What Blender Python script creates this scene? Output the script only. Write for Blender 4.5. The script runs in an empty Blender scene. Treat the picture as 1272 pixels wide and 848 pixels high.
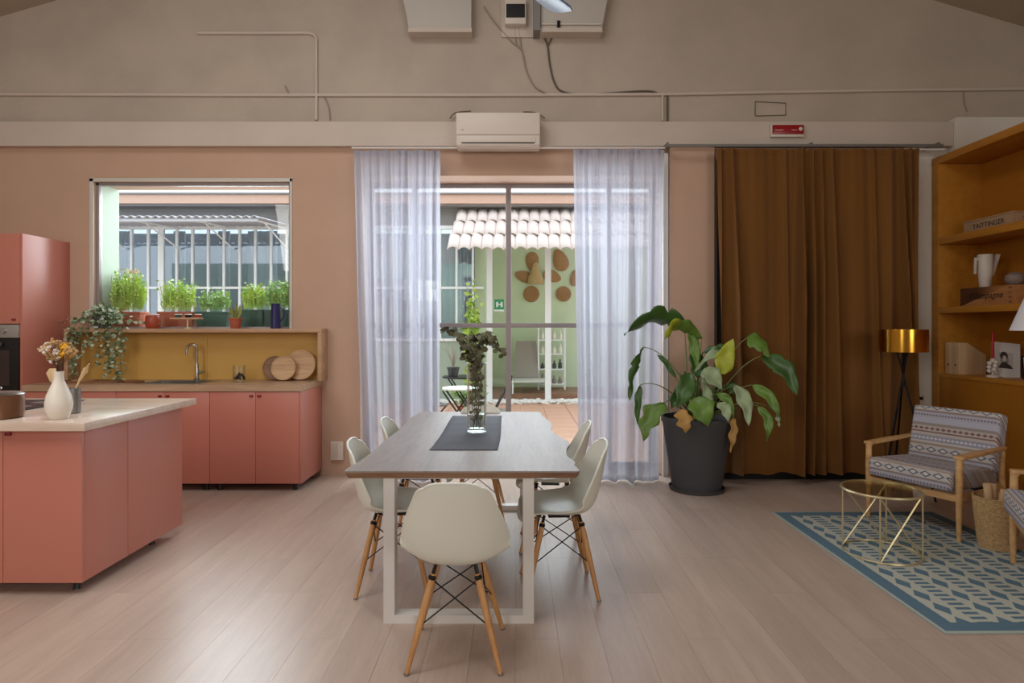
import bpy, bmesh, math, random
from mathutils import Vector, Matrix
PI = math.pi
random.seed(7)
S = bpy.context.scene
COL = S.collection
F, HZ, VX, VY = 760.0, 1.45, 640.0, 407.0      # focal length in px, eye height, vanishing point

# ------------------------------------------------------------------ camera, sky, lights, exposure
cam_d = bpy.data.cameras.new('camera'); cam = bpy.data.objects.new('camera', cam_d); COL.objects.link(cam)
cam.location = (0, 0, HZ); cam.rotation_euler = (PI/2, 0, 0)
cam_d.sensor_width = 36; cam_d.lens = F*36/1272
cam_d.shift_x = -(VX-636)/1272; cam_d.shift_y = (VY-424)/1272
cam_d.clip_start = .05
S.camera = cam
W = bpy.data.worlds.new('sky'); S.world = W; W.use_nodes = True
bg = W.node_tree.nodes['Background']; bg.inputs[0].default_value = (.86, .92, 1, 1); bg.inputs[1].default_value = 2.4
S.view_settings.view_transform = 'Standard'; S.view_settings.look = 'None'
S.view_settings.exposure = 0.0; S.view_settings.gamma = 1
S.view_settings.use_curve_mapping = False

def area(name, loc, target, sx, sy, power, col):
    l = bpy.data.lights.new(name, 'AREA'); l.shape = 'RECTANGLE'; l.size = sx; l.size_y = sy
    l.energy = power; l.color = col
    o = bpy.data.objects.new(name, l); COL.objects.link(o); o.location = loc
    o.rotation_euler = (Vector(target)-Vector(loc)).to_track_quat('-Z', 'Y').to_euler()
    return o
area('rear_left_fill', (-3.25, -3.6, 2.5), (0.2, 3.5, 0.6), 3.0, 2.2, 98, (1, .98, .95))  # added main fill from behind left; the wall there has no window
area('rear_right_fill', (3.7, -3.7, 2.3), (1.2, 4, 1.0), 3.0, 2.2, 125, (1, .98, .95))  # added fill for the right side, unseen behind the camera; no window modelled
area('overhead_fill', (-1.2, 2.2, 5.2), (-1.0, 2.6, 0), 2.4, 2.4, 88, (.97, .98, 1))  # added soft fill from above; the ceiling has no opening
area('kitchen_fill', (-3.5, 1.4, 3.0), (-3.0, 5.9, .8), 1.2, 1.2, 30, (1, .96, .92))  # added lamp without a fixture, brightens the kitchen run
area('door_daylight', (-.05, 7.1, 2.3), (-.3, 3.2, .2), 2.7, 2.2, 110, (.86, .93, 1))
area('kitchen_window_daylight', (-3.2, 7.6, 2.9), (-2.7, 3.5, .6), 1.9, 1.3, 120, (.86, .93, 1))

# ------------------------------------------------------------------ helpers
def lin(c):
    r = []
    for v in c[:3]:
        v = v/255
        r.append(v/12.92 if v <= .04045 else ((v+.055)/1.055)**2.4)
    return (*r, 1)
class NT:
    def __init__(s, m): s.t = m.node_tree; s.n = s.t.nodes
    def new(s, ty, ins=None, **kw):
        n = s.n.new(ty)
        for k, v in kw.items(): setattr(n, k, v)
        for k, v in (ins or {}).items():
            if isinstance(v, bpy.types.NodeSocket): s.t.links.new(v, n.inputs[k])
            else: n.inputs[k].default_value = v
        return n
    def math(s, op, a, b=0.0, c=0.0):
        return s.new('ShaderNodeMath', {0: a, 1: b, 2: c}, operation=op).outputs[0]
    def mix(s, f, a, b):
        n = s.n.new('ShaderNodeMix'); n.data_type = 'RGBA'
        for i, v in ((0, f), (6, a), (7, b)):
            if isinstance(v, bpy.types.NodeSocket): s.t.links.new(v, n.inputs[i])
            else: n.inputs[i].default_value = v
        return n.outputs[2]
def mat(name, col, rough=.6, metal=0, var=0.0, scale=6, bump=0.0, bscale=40, stretch=(1, 1, 1), col2=None, sheen=0, emit=None, emit_s=1, alpha=None, coat=0):
    m = bpy.data.materials.new(name); m.use_nodes = True
    t = NT(m); b = t.n['Principled BSDF']
    c = lin(col); b.inputs['Base Color'].default_value = c
    b.inputs['Roughness'].default_value = rough; b.inputs['Metallic'].default_value = metal
    if sheen: b.inputs['Sheen Weight'].default_value = sheen
    if coat: b.inputs['Coat Weight'].default_value = coat
    tc = t.new('ShaderNodeTexCoord').outputs['Object']
    mp = t.new('ShaderNodeMapping', {'Vector': tc, 'Scale': stretch}).outputs[0]
    if var or col2:
        nz = t.new('ShaderNodeTexNoise', {'Vector': mp, 'Scale': scale, 'Detail': 5.0, 'Roughness': .6}).outputs[0]
        c2 = lin(col2) if col2 else tuple(min(1, v*(1-var)) for v in c[:3])+(1,)
        f = t.new('ShaderNodeMapRange', {0: nz, 1: .35, 2: .65}).outputs[0]
        t.t.links.new(t.mix(f, c, c2), b.inputs['Base Color'])
    if bump:
        nz = t.new('ShaderNodeTexNoise', {'Vector': mp, 'Scale': bscale, 'Detail': 3.0}).outputs[0]
        bp = t.new('ShaderNodeBump', {'Height': nz, 'Strength': bump, 'Distance': .01}).outputs[0]
        t.t.links.new(bp, b.inputs['Normal'])
    if emit: b.inputs['Emission Color'].default_value = lin(emit); b.inputs['Emission Strength'].default_value = emit_s
    return m
def wood(name, c1, c2, axis=1, rough=.45, scale=7, rnd=False):
    st = [9, 9, 9]; st[axis] = .7
    m = bpy.data.materials.new(name); m.use_nodes = True; t = NT(m); b = t.n['Principled BSDF']
    tc = t.new('ShaderNodeTexCoord').outputs['Object']
    if rnd:
        r = t.new('ShaderNodeObjectInfo').outputs['Random']
        off = t.new('ShaderNodeCombineXYZ', {0: t.math('MULTIPLY', r, 37.0), 1: t.math('MULTIPLY', r, 91.0)}).outputs[0]
        tc = t.new('ShaderNodeVectorMath', {0: tc, 1: off}, operation='ADD').outputs[0]
    mp = t.new('ShaderNodeMapping', {'Vector': tc, 'Scale': st}).outputs[0]
    n1 = t.new('ShaderNodeTexNoise', {'Vector': mp, 'Scale': scale/7*1.3, 'Detail': 6.0, 'Roughness': .6, 'Distortion': .6}).outputs[0]
    n2 = t.new('ShaderNodeTexNoise', {'Vector': mp, 'Scale': scale*1.6, 'Detail': 3.0}).outputs[0]
    f = t.math('ADD', t.math('MULTIPLY', n1, .7), t.math('MULTIPLY', n2, .3))
    f = t.new('ShaderNodeMapRange', {0: f, 1: .38, 2: .62}).outputs[0]
    c = t.mix(f, lin(c1), lin(c2))
    if rnd:
        k = t.math('MULTIPLY_ADD', r, .10, .95)
        c = t.new('ShaderNodeHueSaturation', {'Color': c, 'Value': k}).outputs[0]
    t.t.links.new(c, b.inputs['Base Color']); b.inputs['Roughness'].default_value = rough
    bp = t.new('ShaderNodeBump', {'Height': n2, 'Strength': .05, 'Distance': .01}).outputs[0]
    t.t.links.new(bp, b.inputs['Normal'])
    return m
def glassmat(name, tint=(1, 1, 1), refl=.08, rough=.0):
    m = bpy.data.materials.new(name); m.use_nodes = True; t = NT(m); t.n.remove(t.n['Principled BSDF'])
    tr = t.new('ShaderNodeBsdfTransparent', {0: (*tint, 1)}).outputs[0]
    gl = t.new('ShaderNodeBsdfGlossy', {'Color': (1, 1, 1, 1), 'Roughness': rough}).outputs[0]
    lw = t.new('ShaderNodeLayerWeight', {'Blend': .25}).outputs['Fresnel']
    f = t.math('MULTIPLY_ADD', lw, .45, refl)
    mx = t.new('ShaderNodeMixShader', {0: f, 1: tr, 2: gl}).outputs[0]
    t.t.links.new(mx, t.n['Material Output'].inputs[0]); return m
def sheermat(name, col, transp=.3, transl=.55):
    m = bpy.data.materials.new(name); m.use_nodes = True; t = NT(m); t.n.remove(t.n['Principled BSDF'])
    d = t.new('ShaderNodeBsdfDiffuse', {0: lin(col)}).outputs[0]
    tl = t.new('ShaderNodeBsdfTranslucent', {0: lin(col)}).outputs[0]
    tr = t.new('ShaderNodeBsdfTransparent').outputs[0]
    a = t.new('ShaderNodeMixShader', {0: transl, 1: d, 2: tl}).outputs[0]
    mx = t.new('ShaderNodeMixShader', {0: transp, 1: a, 2: tr}).outputs[0]
    t.t.links.new(mx, t.n['Material Output'].inputs[0]); return m

def frame_for(d):
    d = Vector(d).normalized(); a = Vector((0, 0, 1)) if abs(d.z) < .9 else Vector((1, 0, 0))
    u = d.cross(a).normalized(); return u, d.cross(u).normalized()
class MB:
    """collects boxes, tubes, lathes and surfaces and links them as ONE mesh"""
    def __init__(s): s.v = []; s.f = []
    def add(s, vs, fs):
        o = len(s.v); s.v += [tuple(v) for v in vs]; s.f += [tuple(i+o for i in f) for f in fs]; return s
    def box(s, x0, x1, y0, y1, z0, z1, M=None):
        vs = [Vector((x, y, z)) for x in (x0, x1) for y in (y0, y1) for z in (z0, z1)]
        if M: vs = [M @ v for v in vs]
        return s.add(vs, [(0, 1, 3, 2), (4, 6, 7, 5), (0, 4, 5, 1), (2, 3, 7, 6), (0, 2, 6, 4), (1, 5, 7, 3)])
    def bar(s, p, q, w, h, up=(0, 0, 1)):
        p, q = Vector(p), Vector(q); d = (q-p).normalized(); r = d.cross(Vector(up)).normalized(); u = r.cross(d)
        vs = [b+r*a*w/2+u*c*h/2 for b in (p, q) for a, c in ((-1, -1), (1, -1), (1, 1), (-1, 1))]
        return s.add(vs, [(3, 2, 1, 0), (4, 5, 6, 7), (0, 1, 5, 4), (1, 2, 6, 5), (2, 3, 7, 6), (3, 0, 4, 7)])
    def tube(s, pts, r, n=8, caps=True, sq=None):
        pts = [Vector(p) for p in pts]; k = len(pts)
        rs = r if isinstance(r, (list, tuple)) else [r]*k
        u = None; vs = []; fs = []
        for i, p in enumerate(pts):
            d = (pts[min(i+1, k-1)]-pts[max(i-1, 0)])
            d = d.normalized() if d.length > 1e-9 else Vector((0, 0, 1))
            if u is None: u, w = frame_for(d)
            else:
                u = (u-d*u.dot(d)); u = u.normalized() if u.length > 1e-6 else frame_for(d)[0]; w = d.cross(u)
            for j in range(n):
                a = 2*PI*j/n; vs.append(p+(u*math.cos(a)+w*math.sin(a))*rs[i])
        for i in range(k-1):
            for j in range(n):
                j2 = (j+1) % n; fs.append((i*n+j, i*n+j2, (i+1)*n+j2, (i+1)*n+j))
        if caps: fs += [tuple(reversed(range(n))), tuple(range((k-1)*n, k*n))]
        return s.add(vs, fs)
    def lathe(s, prof, n=24, c=(0, 0, 0), sx=1, sy=1, close=False):
        vs = []; fs = []; k = len(prof)
        for r, z in prof:
            for j in range(n):
                a = 2*PI*j/n; vs.append((c[0]+r*math.cos(a)*sx, c[1]+r*math.sin(a)*sy, c[2]+z))
        for i in range(k-1):
            for j in range(n):
                j2 = (j+1) % n; fs.append((i*n+j, i*n+j2, (i+1)*n+j2, (i+1)*n+j))
        if prof[0][0] > 1e-5: fs.append(tuple(reversed(range(n))))
        if prof[-1][0] > 1e-5 and not close: fs.append(tuple(range((k-1)*n, k*n)))
        return s.add(vs, fs)
    def ball(s, c, r, n=10, m=6, sc=(1, 1, 1)):
        vs = []; fs = []
        for i in range(m+1):
            p = PI*i/m
            for j in range(n):
                a = 2*PI*j/n; vs.append((c[0]+r*sc[0]*math.sin(p)*math.cos(a), c[1]+r*sc[1]*math.sin(p)*math.sin(a), c[2]-r*sc[2]*math.cos(p)))
        for i in range(m):
            for j in range(n):
                j2 = (j+1) % n; fs.append((i*n+j, i*n+j2, (i+1)*n+j2, (i+1)*n+j))
        return s.add(vs, fs)
    def prism(s, poly, z0, z1, M=None):
        n = len(poly); vs = [Vector((x, y, z)) for z in (z0, z1) for x, y in poly]
        if M: vs = [M @ v for v in vs]
        return s.add(vs, [tuple(reversed(range(n))), tuple(range(n, 2*n))]+[(i, (i+1) % n, n+(i+1) % n, n+i) for i in range(n)])
    def grid(s, fn, nu, nv):
        vs = [fn(i/nu, j/nv) for i in range(nu+1) for j in range(nv+1)]
        return s.add(vs, [(i*(nv+1)+j, (i+1)*(nv+1)+j, (i+1)*(nv+1)+j+1, i*(nv+1)+j+1) for i in range(nu) for j in range(nv)])
    def build(s, name, m, parent=None, smooth=False, bevel=0, seg=2, solid=0, loc=None, sub=0):
        me = bpy.data.meshes.new(name)
        me.from_pydata(s.v, [], s.f)
        bm = bmesh.new(); bm.from_mesh(me)
        bmesh.ops.remove_doubles(bm, verts=bm.verts, dist=1e-6)
        bmesh.ops.recalc_face_normals(bm, faces=bm.faces)
        if bevel: bmesh.ops.bevel(bm, geom=list(bm.edges), offset=bevel, segments=seg, profile=.6, affect='EDGES', clamp_overlap=True)
        bm.to_mesh(me); bm.free()
        if smooth or bevel:
            me.polygons.foreach_set('use_smooth', [True]*len(me.polygons))
            me.set_sharp_from_angle(angle=math.radians(42))
        me.materials.append(m)
        o = bpy.data.objects.new(name, me); COL.objects.link(o)
        if parent: o.parent = parent
        if loc: o.location = loc
        if solid:
            md = o.modifiers.new('solidify', 'SOLIDIFY'); md.thickness = solid; md.offset = 0
        if sub:
            md = o.modifiers.new('subdiv', 'SUBSURF'); md.levels = sub; md.render_levels = sub
        return o
def tag(o, label, cat, group=None, kind=None):
    if label: o['label'] = label
    if cat: o['category'] = cat
    if group: o['group'] = group
    if kind: o['kind'] = kind
    return o
def thing(name, label, cat, loc=(0, 0, 0), rz=0, group=None):
    o = bpy.data.objects.new(name, None); COL.objects.link(o); o.location = loc; o.rotation_euler = (0, 0, rz)
    o.empty_display_size = .1
    return tag(o, label, cat, group)
def struct(o, label=None):
    o['kind'] = 'structure'
    if label: o['label'] = label
    return o
def copy_tree(o, parent=None):
    c = o.copy(); COL.objects.link(c)
    if parent: c.parent = parent
    for ch in list(o.children): copy_tree(ch, c)
    return c
def box(name, m, x0, x1, y0, y1, z0, z1, parent=None, bevel=0): return MB().box(x0, x1, y0, y1, z0, z1).build(name, m, parent, bevel=bevel)
def P(px, py, Y): return Vector(((px-VX)*Y/F, Y, HZ-(py-VY)*Y/F))
def textmesh(name, body, m, size, M, parent, extrude=.0008, shear=0, squeeze=1):
    cu = bpy.data.curves.new(name, 'FONT'); cu.body = body; cu.size = size; cu.extrude = extrude; cu.align_x = 'CENTER'; cu.align_y = 'CENTER'; cu.shear = shear
    tmp = bpy.data.objects.new('tmp', cu); COL.objects.link(tmp)
    bpy.context.view_layer.update()
    me = bpy.data.meshes.new_from_object(tmp.evaluated_get(bpy.context.evaluated_depsgraph_get()))
    bpy.data.objects.remove(tmp); bpy.data.curves.remove(cu)
    me.transform(M @ Matrix.Diagonal((squeeze, 1, 1, 1)))
    me.name = name; me.materials.clear(); me.materials.append(m)
    o = bpy.data.objects.new(name, me); COL.objects.link(o); o.parent = parent; return o
def bez(a, b, c, n=8):
    a, b, c = Vector(a), Vector(b), Vector(c)
    return [a*(1-t)**2+b*2*t*(1-t)+c*t*t for t in [i/n for i in range(n+1)]]

# ------------------------------------------------------------------ materials
M = {}
M['peach'] = mat('peach_plaster', (196, 162, 138), .85, var=.06, scale=1.5, bump=.08, bscale=60)
M['upper'] = mat('aged_plaster', (188, 174, 158), .9, var=.12, scale=1.6, bump=.25, bscale=25)
M['beam'] = mat('beam_paint', (206, 192, 178), .8, var=.06, scale=2, bump=.1, bscale=30)
M['white_wall'] = mat('white_plaster', (226, 220, 208), .85, var=.05, scale=2)
M['room_wall'] = mat('room_plaster', (178, 160, 142), .9)
M['ceil'] = mat('ceiling_plaster', (176, 160, 140), .9, var=.1, scale=1.5)
M['pale_green'] = mat('pale_green_paint', (160, 174, 156), .8)
M['green'] = mat('sage_paint', (204, 220, 184), .8, var=.05, scale=2)
M['floor'] = wood('floor_oak', (182, 161, 147), (196, 175, 159), 1, .34, 6, True)
M['subfloor'] = mat('subfloor', (140, 112, 92), .9)
M['salmon'] = mat('salmon_laminate', (192, 120, 103), .36)
M['salmon_dark'] = mat('dark_red_knob', (120, 22, 22), .4)
M['wood_top'] = wood('ash_worktop', (196, 166, 138), (170, 138, 110), 0, .35)
M['island_top'] = wood('ash_island_top', (222, 202, 186), (206, 184, 166), 0, .17)
M['shelf_wood'] = wood('ash_board', (196, 160, 124), (170, 132, 98), 0, .5)
M['board_wood'] = wood('board_wood', (206, 170, 128), (172, 130, 90), 0, .5, 9)
M['dark_board'] = wood('dark_board_wood', (142, 100, 68), (110, 74, 48), 0, .5, 9)
M['table_top'] = wood('table_slab', (150, 137, 130), (130, 118, 112), 1, .52, 5)
M['table_edge'] = wood('table_edge', (150, 112, 84), (112, 78, 56), 0, .6, 9)
M['mustard'] = mat('mustard_panel', (200, 156, 78), .55, var=.05, scale=1)
M['ochre'] = mat('ochre_panel', (176, 112, 22), .6, var=.06, scale=1)
M['mustard_wood'] = wood('mustard_shelving', (196, 134, 44), (182, 118, 34), 1, .5)
M['white_metal'] = mat('white_powder_coat', (222, 218, 212), .45)
M['chair'] = mat('cream_polypropylene', (226, 228, 216), .38)
M['beech'] = wood('beech', (214, 164, 108), (184, 132, 80), 2, .45, 9)
M['oak_arm'] = wood('oak_frame', (214, 172, 118), (186, 140, 88), 0, .5, 9)
M['black_metal'] = mat('black_metal', (28, 27, 26), .4, .6)
M['black'] = mat('black_plastic', (14, 14, 14), .35)
M['black_matte'] = mat('black_matte', (12, 10, 9), .9)
M['steel'] = mat('brushed_steel', (176, 176, 172), .28, 1, bump=.02)
M['inox'] = mat('oven_steel', (182, 182, 180), .35, .8)
M['oven_glass'] = mat('oven_glass', (60, 48, 46), .12)
M['win_metal'] = mat('window_steel', (150, 140, 138), .5, .2)
M['win_light'] = mat('light_window_frame', (205, 200, 190), .5)
M['glass'] = glassmat('window_glass', (.96, .98, .98), .015)
M['vase_glass'] = glassmat('vase_glass', (.97, .985, .975), .05)
M['table_glass'] = glassmat('smoked_glass', (.84, .80, .68), .08)
M['far_glass'] = glassmat('facade_glass', (.72, .78, .82), .10, .02)
M['sheer'] = sheermat('sheer_voile', (198, 200, 212), .17, .5)
M['velvet'] = mat('ochre_velvet', (116, 72, 8), .85, var=.2, scale=2, stretch=(2, 2, .3), sheen=.1)
M['terracotta'] = mat('terracotta', (176, 92, 66), .8, var=.15, scale=9)
M['pot_red'] = mat('glazed_red_brown', (158, 66, 42), .4)
M['green_plastic'] = mat('dark_green_plastic', (52, 84, 72), .5)
M['blue_glaze'] = mat('cobalt_glaze', (28, 36, 92), .12, coat=.5)
M['pot_grey'] = mat('charcoal_pot', (70, 70, 72), .75, bump=.1, bscale=80)
M['soil'] = mat('soil', (58, 42, 32), .95, var=.4, scale=30, bump=.4)
M['leaf_dark'] = mat('dark_leaf', (70, 108, 50), .38, var=.35, scale=7)
M['leaf_mid'] = mat('mid_leaf', (108, 144, 60), .4, var=.3, scale=7)
M['leaf_lime'] = mat('lime_leaf', (182, 192, 60), .4, var=.25, scale=7)
M['leaf_pale'] = mat('pale_leaf', (160, 180, 136), .4, var=.3, scale=7)
M['leaf_dead'] = mat('withered_leaf', (190, 146, 78), .6, var=.3, scale=9)
M['stem'] = mat('plant_stem', (110, 122, 68), .5)
M['ivy'] = mat('ivy_leaf', (156, 176, 140), .5, col2=(196, 206, 182), scale=30)
M['ivy2'] = mat('ivy_dark_leaf', (106, 132, 92), .5, var=.4, scale=20)
M['eucalyptus'] = mat('eucalyptus_leaf', (112, 112, 82), .6, var=.45, scale=14)
M['twig'] = mat('twig', (98, 76, 56), .8)
M['fern'] = mat('feathery_green', (190, 212, 90), .5, col2=(150, 186, 84), scale=9)
M['fern2'] = mat('fresh_green', (158, 190, 104), .5, col2=(120, 160, 84), scale=9)
M['bloom_pink'] = mat('pinkish_sprig', (206, 170, 160), .7)
M['snake'] = mat('snake_leaf', (74, 96, 52), .4, col2=(176, 176, 96), scale=14, stretch=(1, 1, .4))
M['cream_ceramic'] = mat('cream_ceramic', (232, 224, 210), .35)
M['white_ceramic'] = mat('white_ceramic', (216, 206, 192), .4)
M['dried'] = mat('dried_flower', (206, 166, 110), .8, var=.3, scale=40)
M['dried_yellow'] = mat('yellow_flower', (226, 172, 40), .7)
M['dried_white'] = mat('white_flower', (226, 214, 200), .8)
M['pan'] = mat('copper_brown_pan', (122, 88, 66), .3, .7)
M['grey_metal'] = mat('grey_metal', (132, 130, 126), .35, .6)
M['spoon'] = wood('spoon_wood', (226, 196, 150), (200, 166, 120), 2, .5, 9)
M['placemat'] = mat('grey_runner', (84, 86, 94), .85, bump=.3, bscale=90, stretch=(.3, 3, 1))
M['gold'] = mat('polished_gold', (214, 160, 62), .16, 1)
M['brass'] = mat('pale_brass', (216, 202, 162), .35, .75)
M['sea_grass'] = mat('seagrass', (204, 168, 118), .85, var=.35, scale=60, bump=.8, bscale=90)
M['rattan'] = mat('woven_straw', (184, 140, 92), .85, var=.35, scale=40, bump=.6, bscale=60)
M['file_wood'] = wood('pine_file', (216, 182, 140), (198, 164, 124), 2, .6)
M['crate'] = wood('crate_wood', (188, 132, 80), (158, 104, 60), 1, .6)
M['pale_crate'] = wood('pale_box_wood', (186, 156, 124), (166, 136, 104), 1, .6)
M['print'] = mat('print_ink', (54, 40, 30), .8)
M['stone'] = mat('grey_stoneware', (146, 130, 120), .7, var=.2, scale=20)
M['red_wax'] = mat('red_wax', (176, 14, 22), .4)
M['paper'] = mat('paper', (214, 210, 204), .8)
M['shade_white'] = mat('white_lampshade', (236, 234, 236), .8)
M['plastic_white'] = mat('white_plastic', (216, 204, 190), .45)
M['red_light'] = mat('red_lens', (150, 16, 24), .3)
M['vent_face'] = mat('vent_sheet', (188, 182, 172), .6, bump=.15, bscale=60)
M['cable'] = mat('cable', (156, 142, 128), .7)
M['cable_dark'] = mat('dark_cable', (98, 86, 76), .7)
M['fan_blue'] = mat('blue_grey_blade', (112, 134, 176), .3)
M['sky_wall'] = mat('far_wall_grey', (134, 130, 128), .8)
M['far_pink'] = mat('far_parapet', (210, 172, 152), .8)
M['far_white'] = mat('white_frame_paint', (236, 238, 238), .5)
M['far_inner'] = mat('dim_interior', (120, 132, 142), .9)
M['far_curtain'] = mat('pale_drape', (206, 214, 220), .9)
M['tile_white'] = mat('whitewashed_tile', (232, 216, 208), .8, var=.1, scale=5)
M['poly'] = mat('corrugated_sheet', (196, 198, 206), .6)
M['paving'] = mat('terracotta_paving', (206, 160, 134), .7, var=.1, scale=3)
M['grout'] = mat('paving_joint', (176, 150, 132), .9)
M['pebble'] = mat('white_pebble', (226, 222, 216), .8)
M['deck'] = wood('deck_boards', (150, 112, 84), (124, 90, 66), 0, .6)
M['sign_green'] = mat('sign_green', (40, 150, 100), .5)
M['sign_white'] = mat('sign_white', (230, 240, 235), .5)
M['lounger'] = mat('grey_sling_fabric', (152, 144, 134), .8)
M['lounger_pale'] = mat('pale_sling_fabric', (206, 206, 196), .8)
M['door_black'] = mat('black_sill', (10, 8, 7), .7)

def stripes_mat():
    m = bpy.data.materials.new('woven_band_fabric'); m.use_nodes = True; t = NT(m); b = t.n['Principled BSDF']
    sx = t.new('ShaderNodeSeparateXYZ', {0: t.new('ShaderNodeTexCoord').outputs['Object']}).outputs
    u = sx[0]; v = t.math('ADD', sx[1], sx[2])
    base = t.new('ShaderNodeValToRGB', {0: t.math('FRACT', t.math('MULTIPLY', v, 3.0))}); r = base.color_ramp; r.interpolation = 'CONSTANT'
    cols = [(0, (172, 170, 180)), (.14, (140, 126, 124)), (.18, (190, 182, 176)), (.36, (158, 142, 130)), (.42, (196, 188, 180)), (.46, (150, 150, 166)), (.6, (186, 178, 170)), (.66, (128, 92, 92)), (.69, (180, 172, 164)), (.82, (148, 138, 132)), (.88, (176, 176, 190))]
    r.elements[0].position = 0; r.elements[0].color = lin(cols[0][1]); r.elements[1].position = .14; r.elements[1].color = lin(cols[1][1])
    for p, c in cols[2:]: e = r.elements.new(p); e.color = lin(c)
    c = base.outputs[0]
    def diamonds(c, per_u, cv, hv, col, col_in=None):
        du = t.math('ABSOLUTE', t.math('SUBTRACT', t.math('FRACT', t.math('DIVIDE', u, per_u)), .5))
        fv = t.math('FRACT', t.math('MULTIPLY', v, 3.0))
        dv = t.math('DIVIDE', t.math('ABSOLUTE', t.math('SUBTRACT', fv, cv)), hv)
        d = t.math('ADD', t.math('MULTIPLY', du, 2.0), dv)
        c = t.mix(t.math('LESS_THAN', d, .95), c, lin(col))
        if col_in: c = t.mix(t.math('LESS_THAN', d, .55), c, lin(col_in))
        return c
    c = diamonds(c, .085, .27, .075, (96, 104, 124), (206, 200, 192))
    c = diamonds(c, .03, .53, .03, (206, 202, 204))
    c = diamonds(c, .04, .755, .04, (132, 92, 96))
    c = diamonds(c, .022, .07, .03, (126, 116, 130))
    t.t.links.new(c, b.inputs['Base Color']); b.inputs['Roughness'].default_value = .9
    nz = t.new('ShaderNodeTexNoise', {'Scale': 300.0}).outputs[0]
    t.t.links.new(t.new('ShaderNodeBump', {'Height': nz, 'Strength': .3, 'Distance': .003}).outputs[0], b.inputs['Normal'])
    return m
M['fabric'] = stripes_mat()
RX, RY = 1.27, 1.90
def rug_mat():
    m = bpy.data.materials.new('rug_weave'); m.use_nodes = True; t = NT(m); b = t.n['Principled BSDF']
    sx = t.new('ShaderNodeSeparateXYZ', {0: t.new('ShaderNodeTexCoord').outputs['Object']}).outputs
    x, y = sx[0], sx[1]
    blue, cream = lin((88, 116, 132)), lin((182, 184, 172))
    def fr(a, p): return t.math('FRACT', t.math('DIVIDE', a, p))
    def tri(a): return t.math('MULTIPLY', t.math('ABSOLUTE', t.math('SUBTRACT', a, .5)), 2.0)
    col = fr(x, .21)
    rows = fr(y, .052)
    # wide half of the column: short cross bars; narrow half: diamonds
    barcol = t.math('MULTIPLY', t.math('LESS_THAN', tri(rows), .52), t.math('LESS_THAN', t.math('ABSOLUTE', t.math('SUBTRACT', col, .27)), .19))
    du = t.math('DIVIDE', t.math('ABSOLUTE', t.math('SUBTRACT', col, .76)), .20)
    dia = t.math('LESS_THAN', t.math('ADD', du, tri(fr(y, .156))), .92)
    f = t.math('MAXIMUM', barcol, dia)
    c = t.mix(f, cream, blue)
    ex = t.math('SUBTRACT', RX/2, t.math('ABSOLUTE', x)); ey = t.math('SUBTRACT', RY/2, t.math('ABSOLUTE', y))
    e = t.math('MINIMUM', ex, ey)
    c = t.mix(t.math('LESS_THAN', e, .10), c, blue)
    c = t.mix(t.math('LESS_THAN', e, .016), c, lin((168, 176, 168)))
    t.t.links.new(c, b.inputs['Base Color']); b.inputs['Roughness'].default_value = .95
    nz = t.new('ShaderNodeTexNoise', {'Scale': 220.0}).outputs[0]
    t.t.links.new(t.new('ShaderNodeBump', {'Height': nz, 'Strength': .5, 'Distance': .004}).outputs[0], b.inputs['Normal'])
    return m
M['rug'] = rug_mat()

# ------------------------------------------------------------------ room shell
XL, XR, YB, YW = -5.4, 5.4, -4.0, 6.0
KX0, KX1, KZ0, KZ1 = -4.13, -2.21, 1.44, 2.88      # kitchen window
DX0, DX1, DZ1 = -1.52, 1.44, 2.94                  # glazed door opening
AX, AZ, SL = -.2, 5.92, .293
fl = box('floor', M['subfloor'], XL-.3, XR+.3, YB-.3, YW+.38, -.25, -.0142); struct(fl)
PW, PL = .2, 1.55
plank_me = {}
def plank(x, y0, y1):
    L = round(y1-y0, 3)
    if L not in plank_me:
        o = MB().box(-.0995, .0995, .0005, L-.0005, -.014, 0).build('plank', M['floor'], fl); plank_me[L] = o.data
    else:
        o = bpy.data.objects.new('plank', plank_me[L]); COL.objects.link(o); o.parent = fl
    o.location = (x, y0, 0)
nc = int((XR-XL)/PW)
rest = MB()
for i in range(nc):
    x = XL+PW*(i+.5); y = 2.3; first = True
    L0 = (.55, 1.05, 1.55)[(i*2+(i//3)) % 3]
    while y < YW-.01:
        L = L0 if first else PL; first = False
        y1 = min(y+L, YW)
        if YW-y1 < .3: y1 = YW
        plank(x, y, y1); y = y1
    y = YB
    while y < 2.29:
        y1 = min(y+1.7+.2*(i % 3), 2.3); rest.box(x-.0995, x+.0995, y+.0005, y1-.0005, -.014, 0); y = y1
o = rest.build('plank_field', M['floor'], fl); o['kind'] = 'stuff'

# back wall
wb = MB()
for a in ((XL, KX0, 0, 3.3), (KX0, KX1, 0, KZ0), (KX0, KX1, KZ1, 3.3), (KX1, DX0, 0, 3.3), (DX0, DX1, DZ1, 3.3), (DX1, 3.82, 0, 3.3)):
    wb.box(a[0], a[1], YW, YW+.34, a[2], a[3])
wall = wb.build('wall_back', M['peach']); struct(wall)
sk_ = MB()
for a in ((XL-4.5, KX0, 0, 3.3), (KX0, KX1, 0, KZ0), (KX0, KX1, KZ1, 3.3), (KX1, DX0, 0, 3.3), (DX0, DX1, DZ1, 3.3), (DX1, XR, 0, 3.3)):
    sk_.box(a[0], a[1], YW+.341, YW+.36, a[2], a[3])
sk_.build('outer_render', M['pale_green'], wall)
poly = [(XL, 3.3), (XR, 3.3), (XR, AZ-SL*(XR-AX)+.1), (AX, AZ+.1), (XL, AZ-SL*(AX-XL)+.1)]
Mx = Matrix(((1, 0, 0, 0), (0, 0, 1, 0), (0, 1, 0, 0), (0, 0, 0, 1)))
MB().prism(poly, YW, YW+.34, Mx).build('upper_wall', M['upper'], wall)
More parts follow.
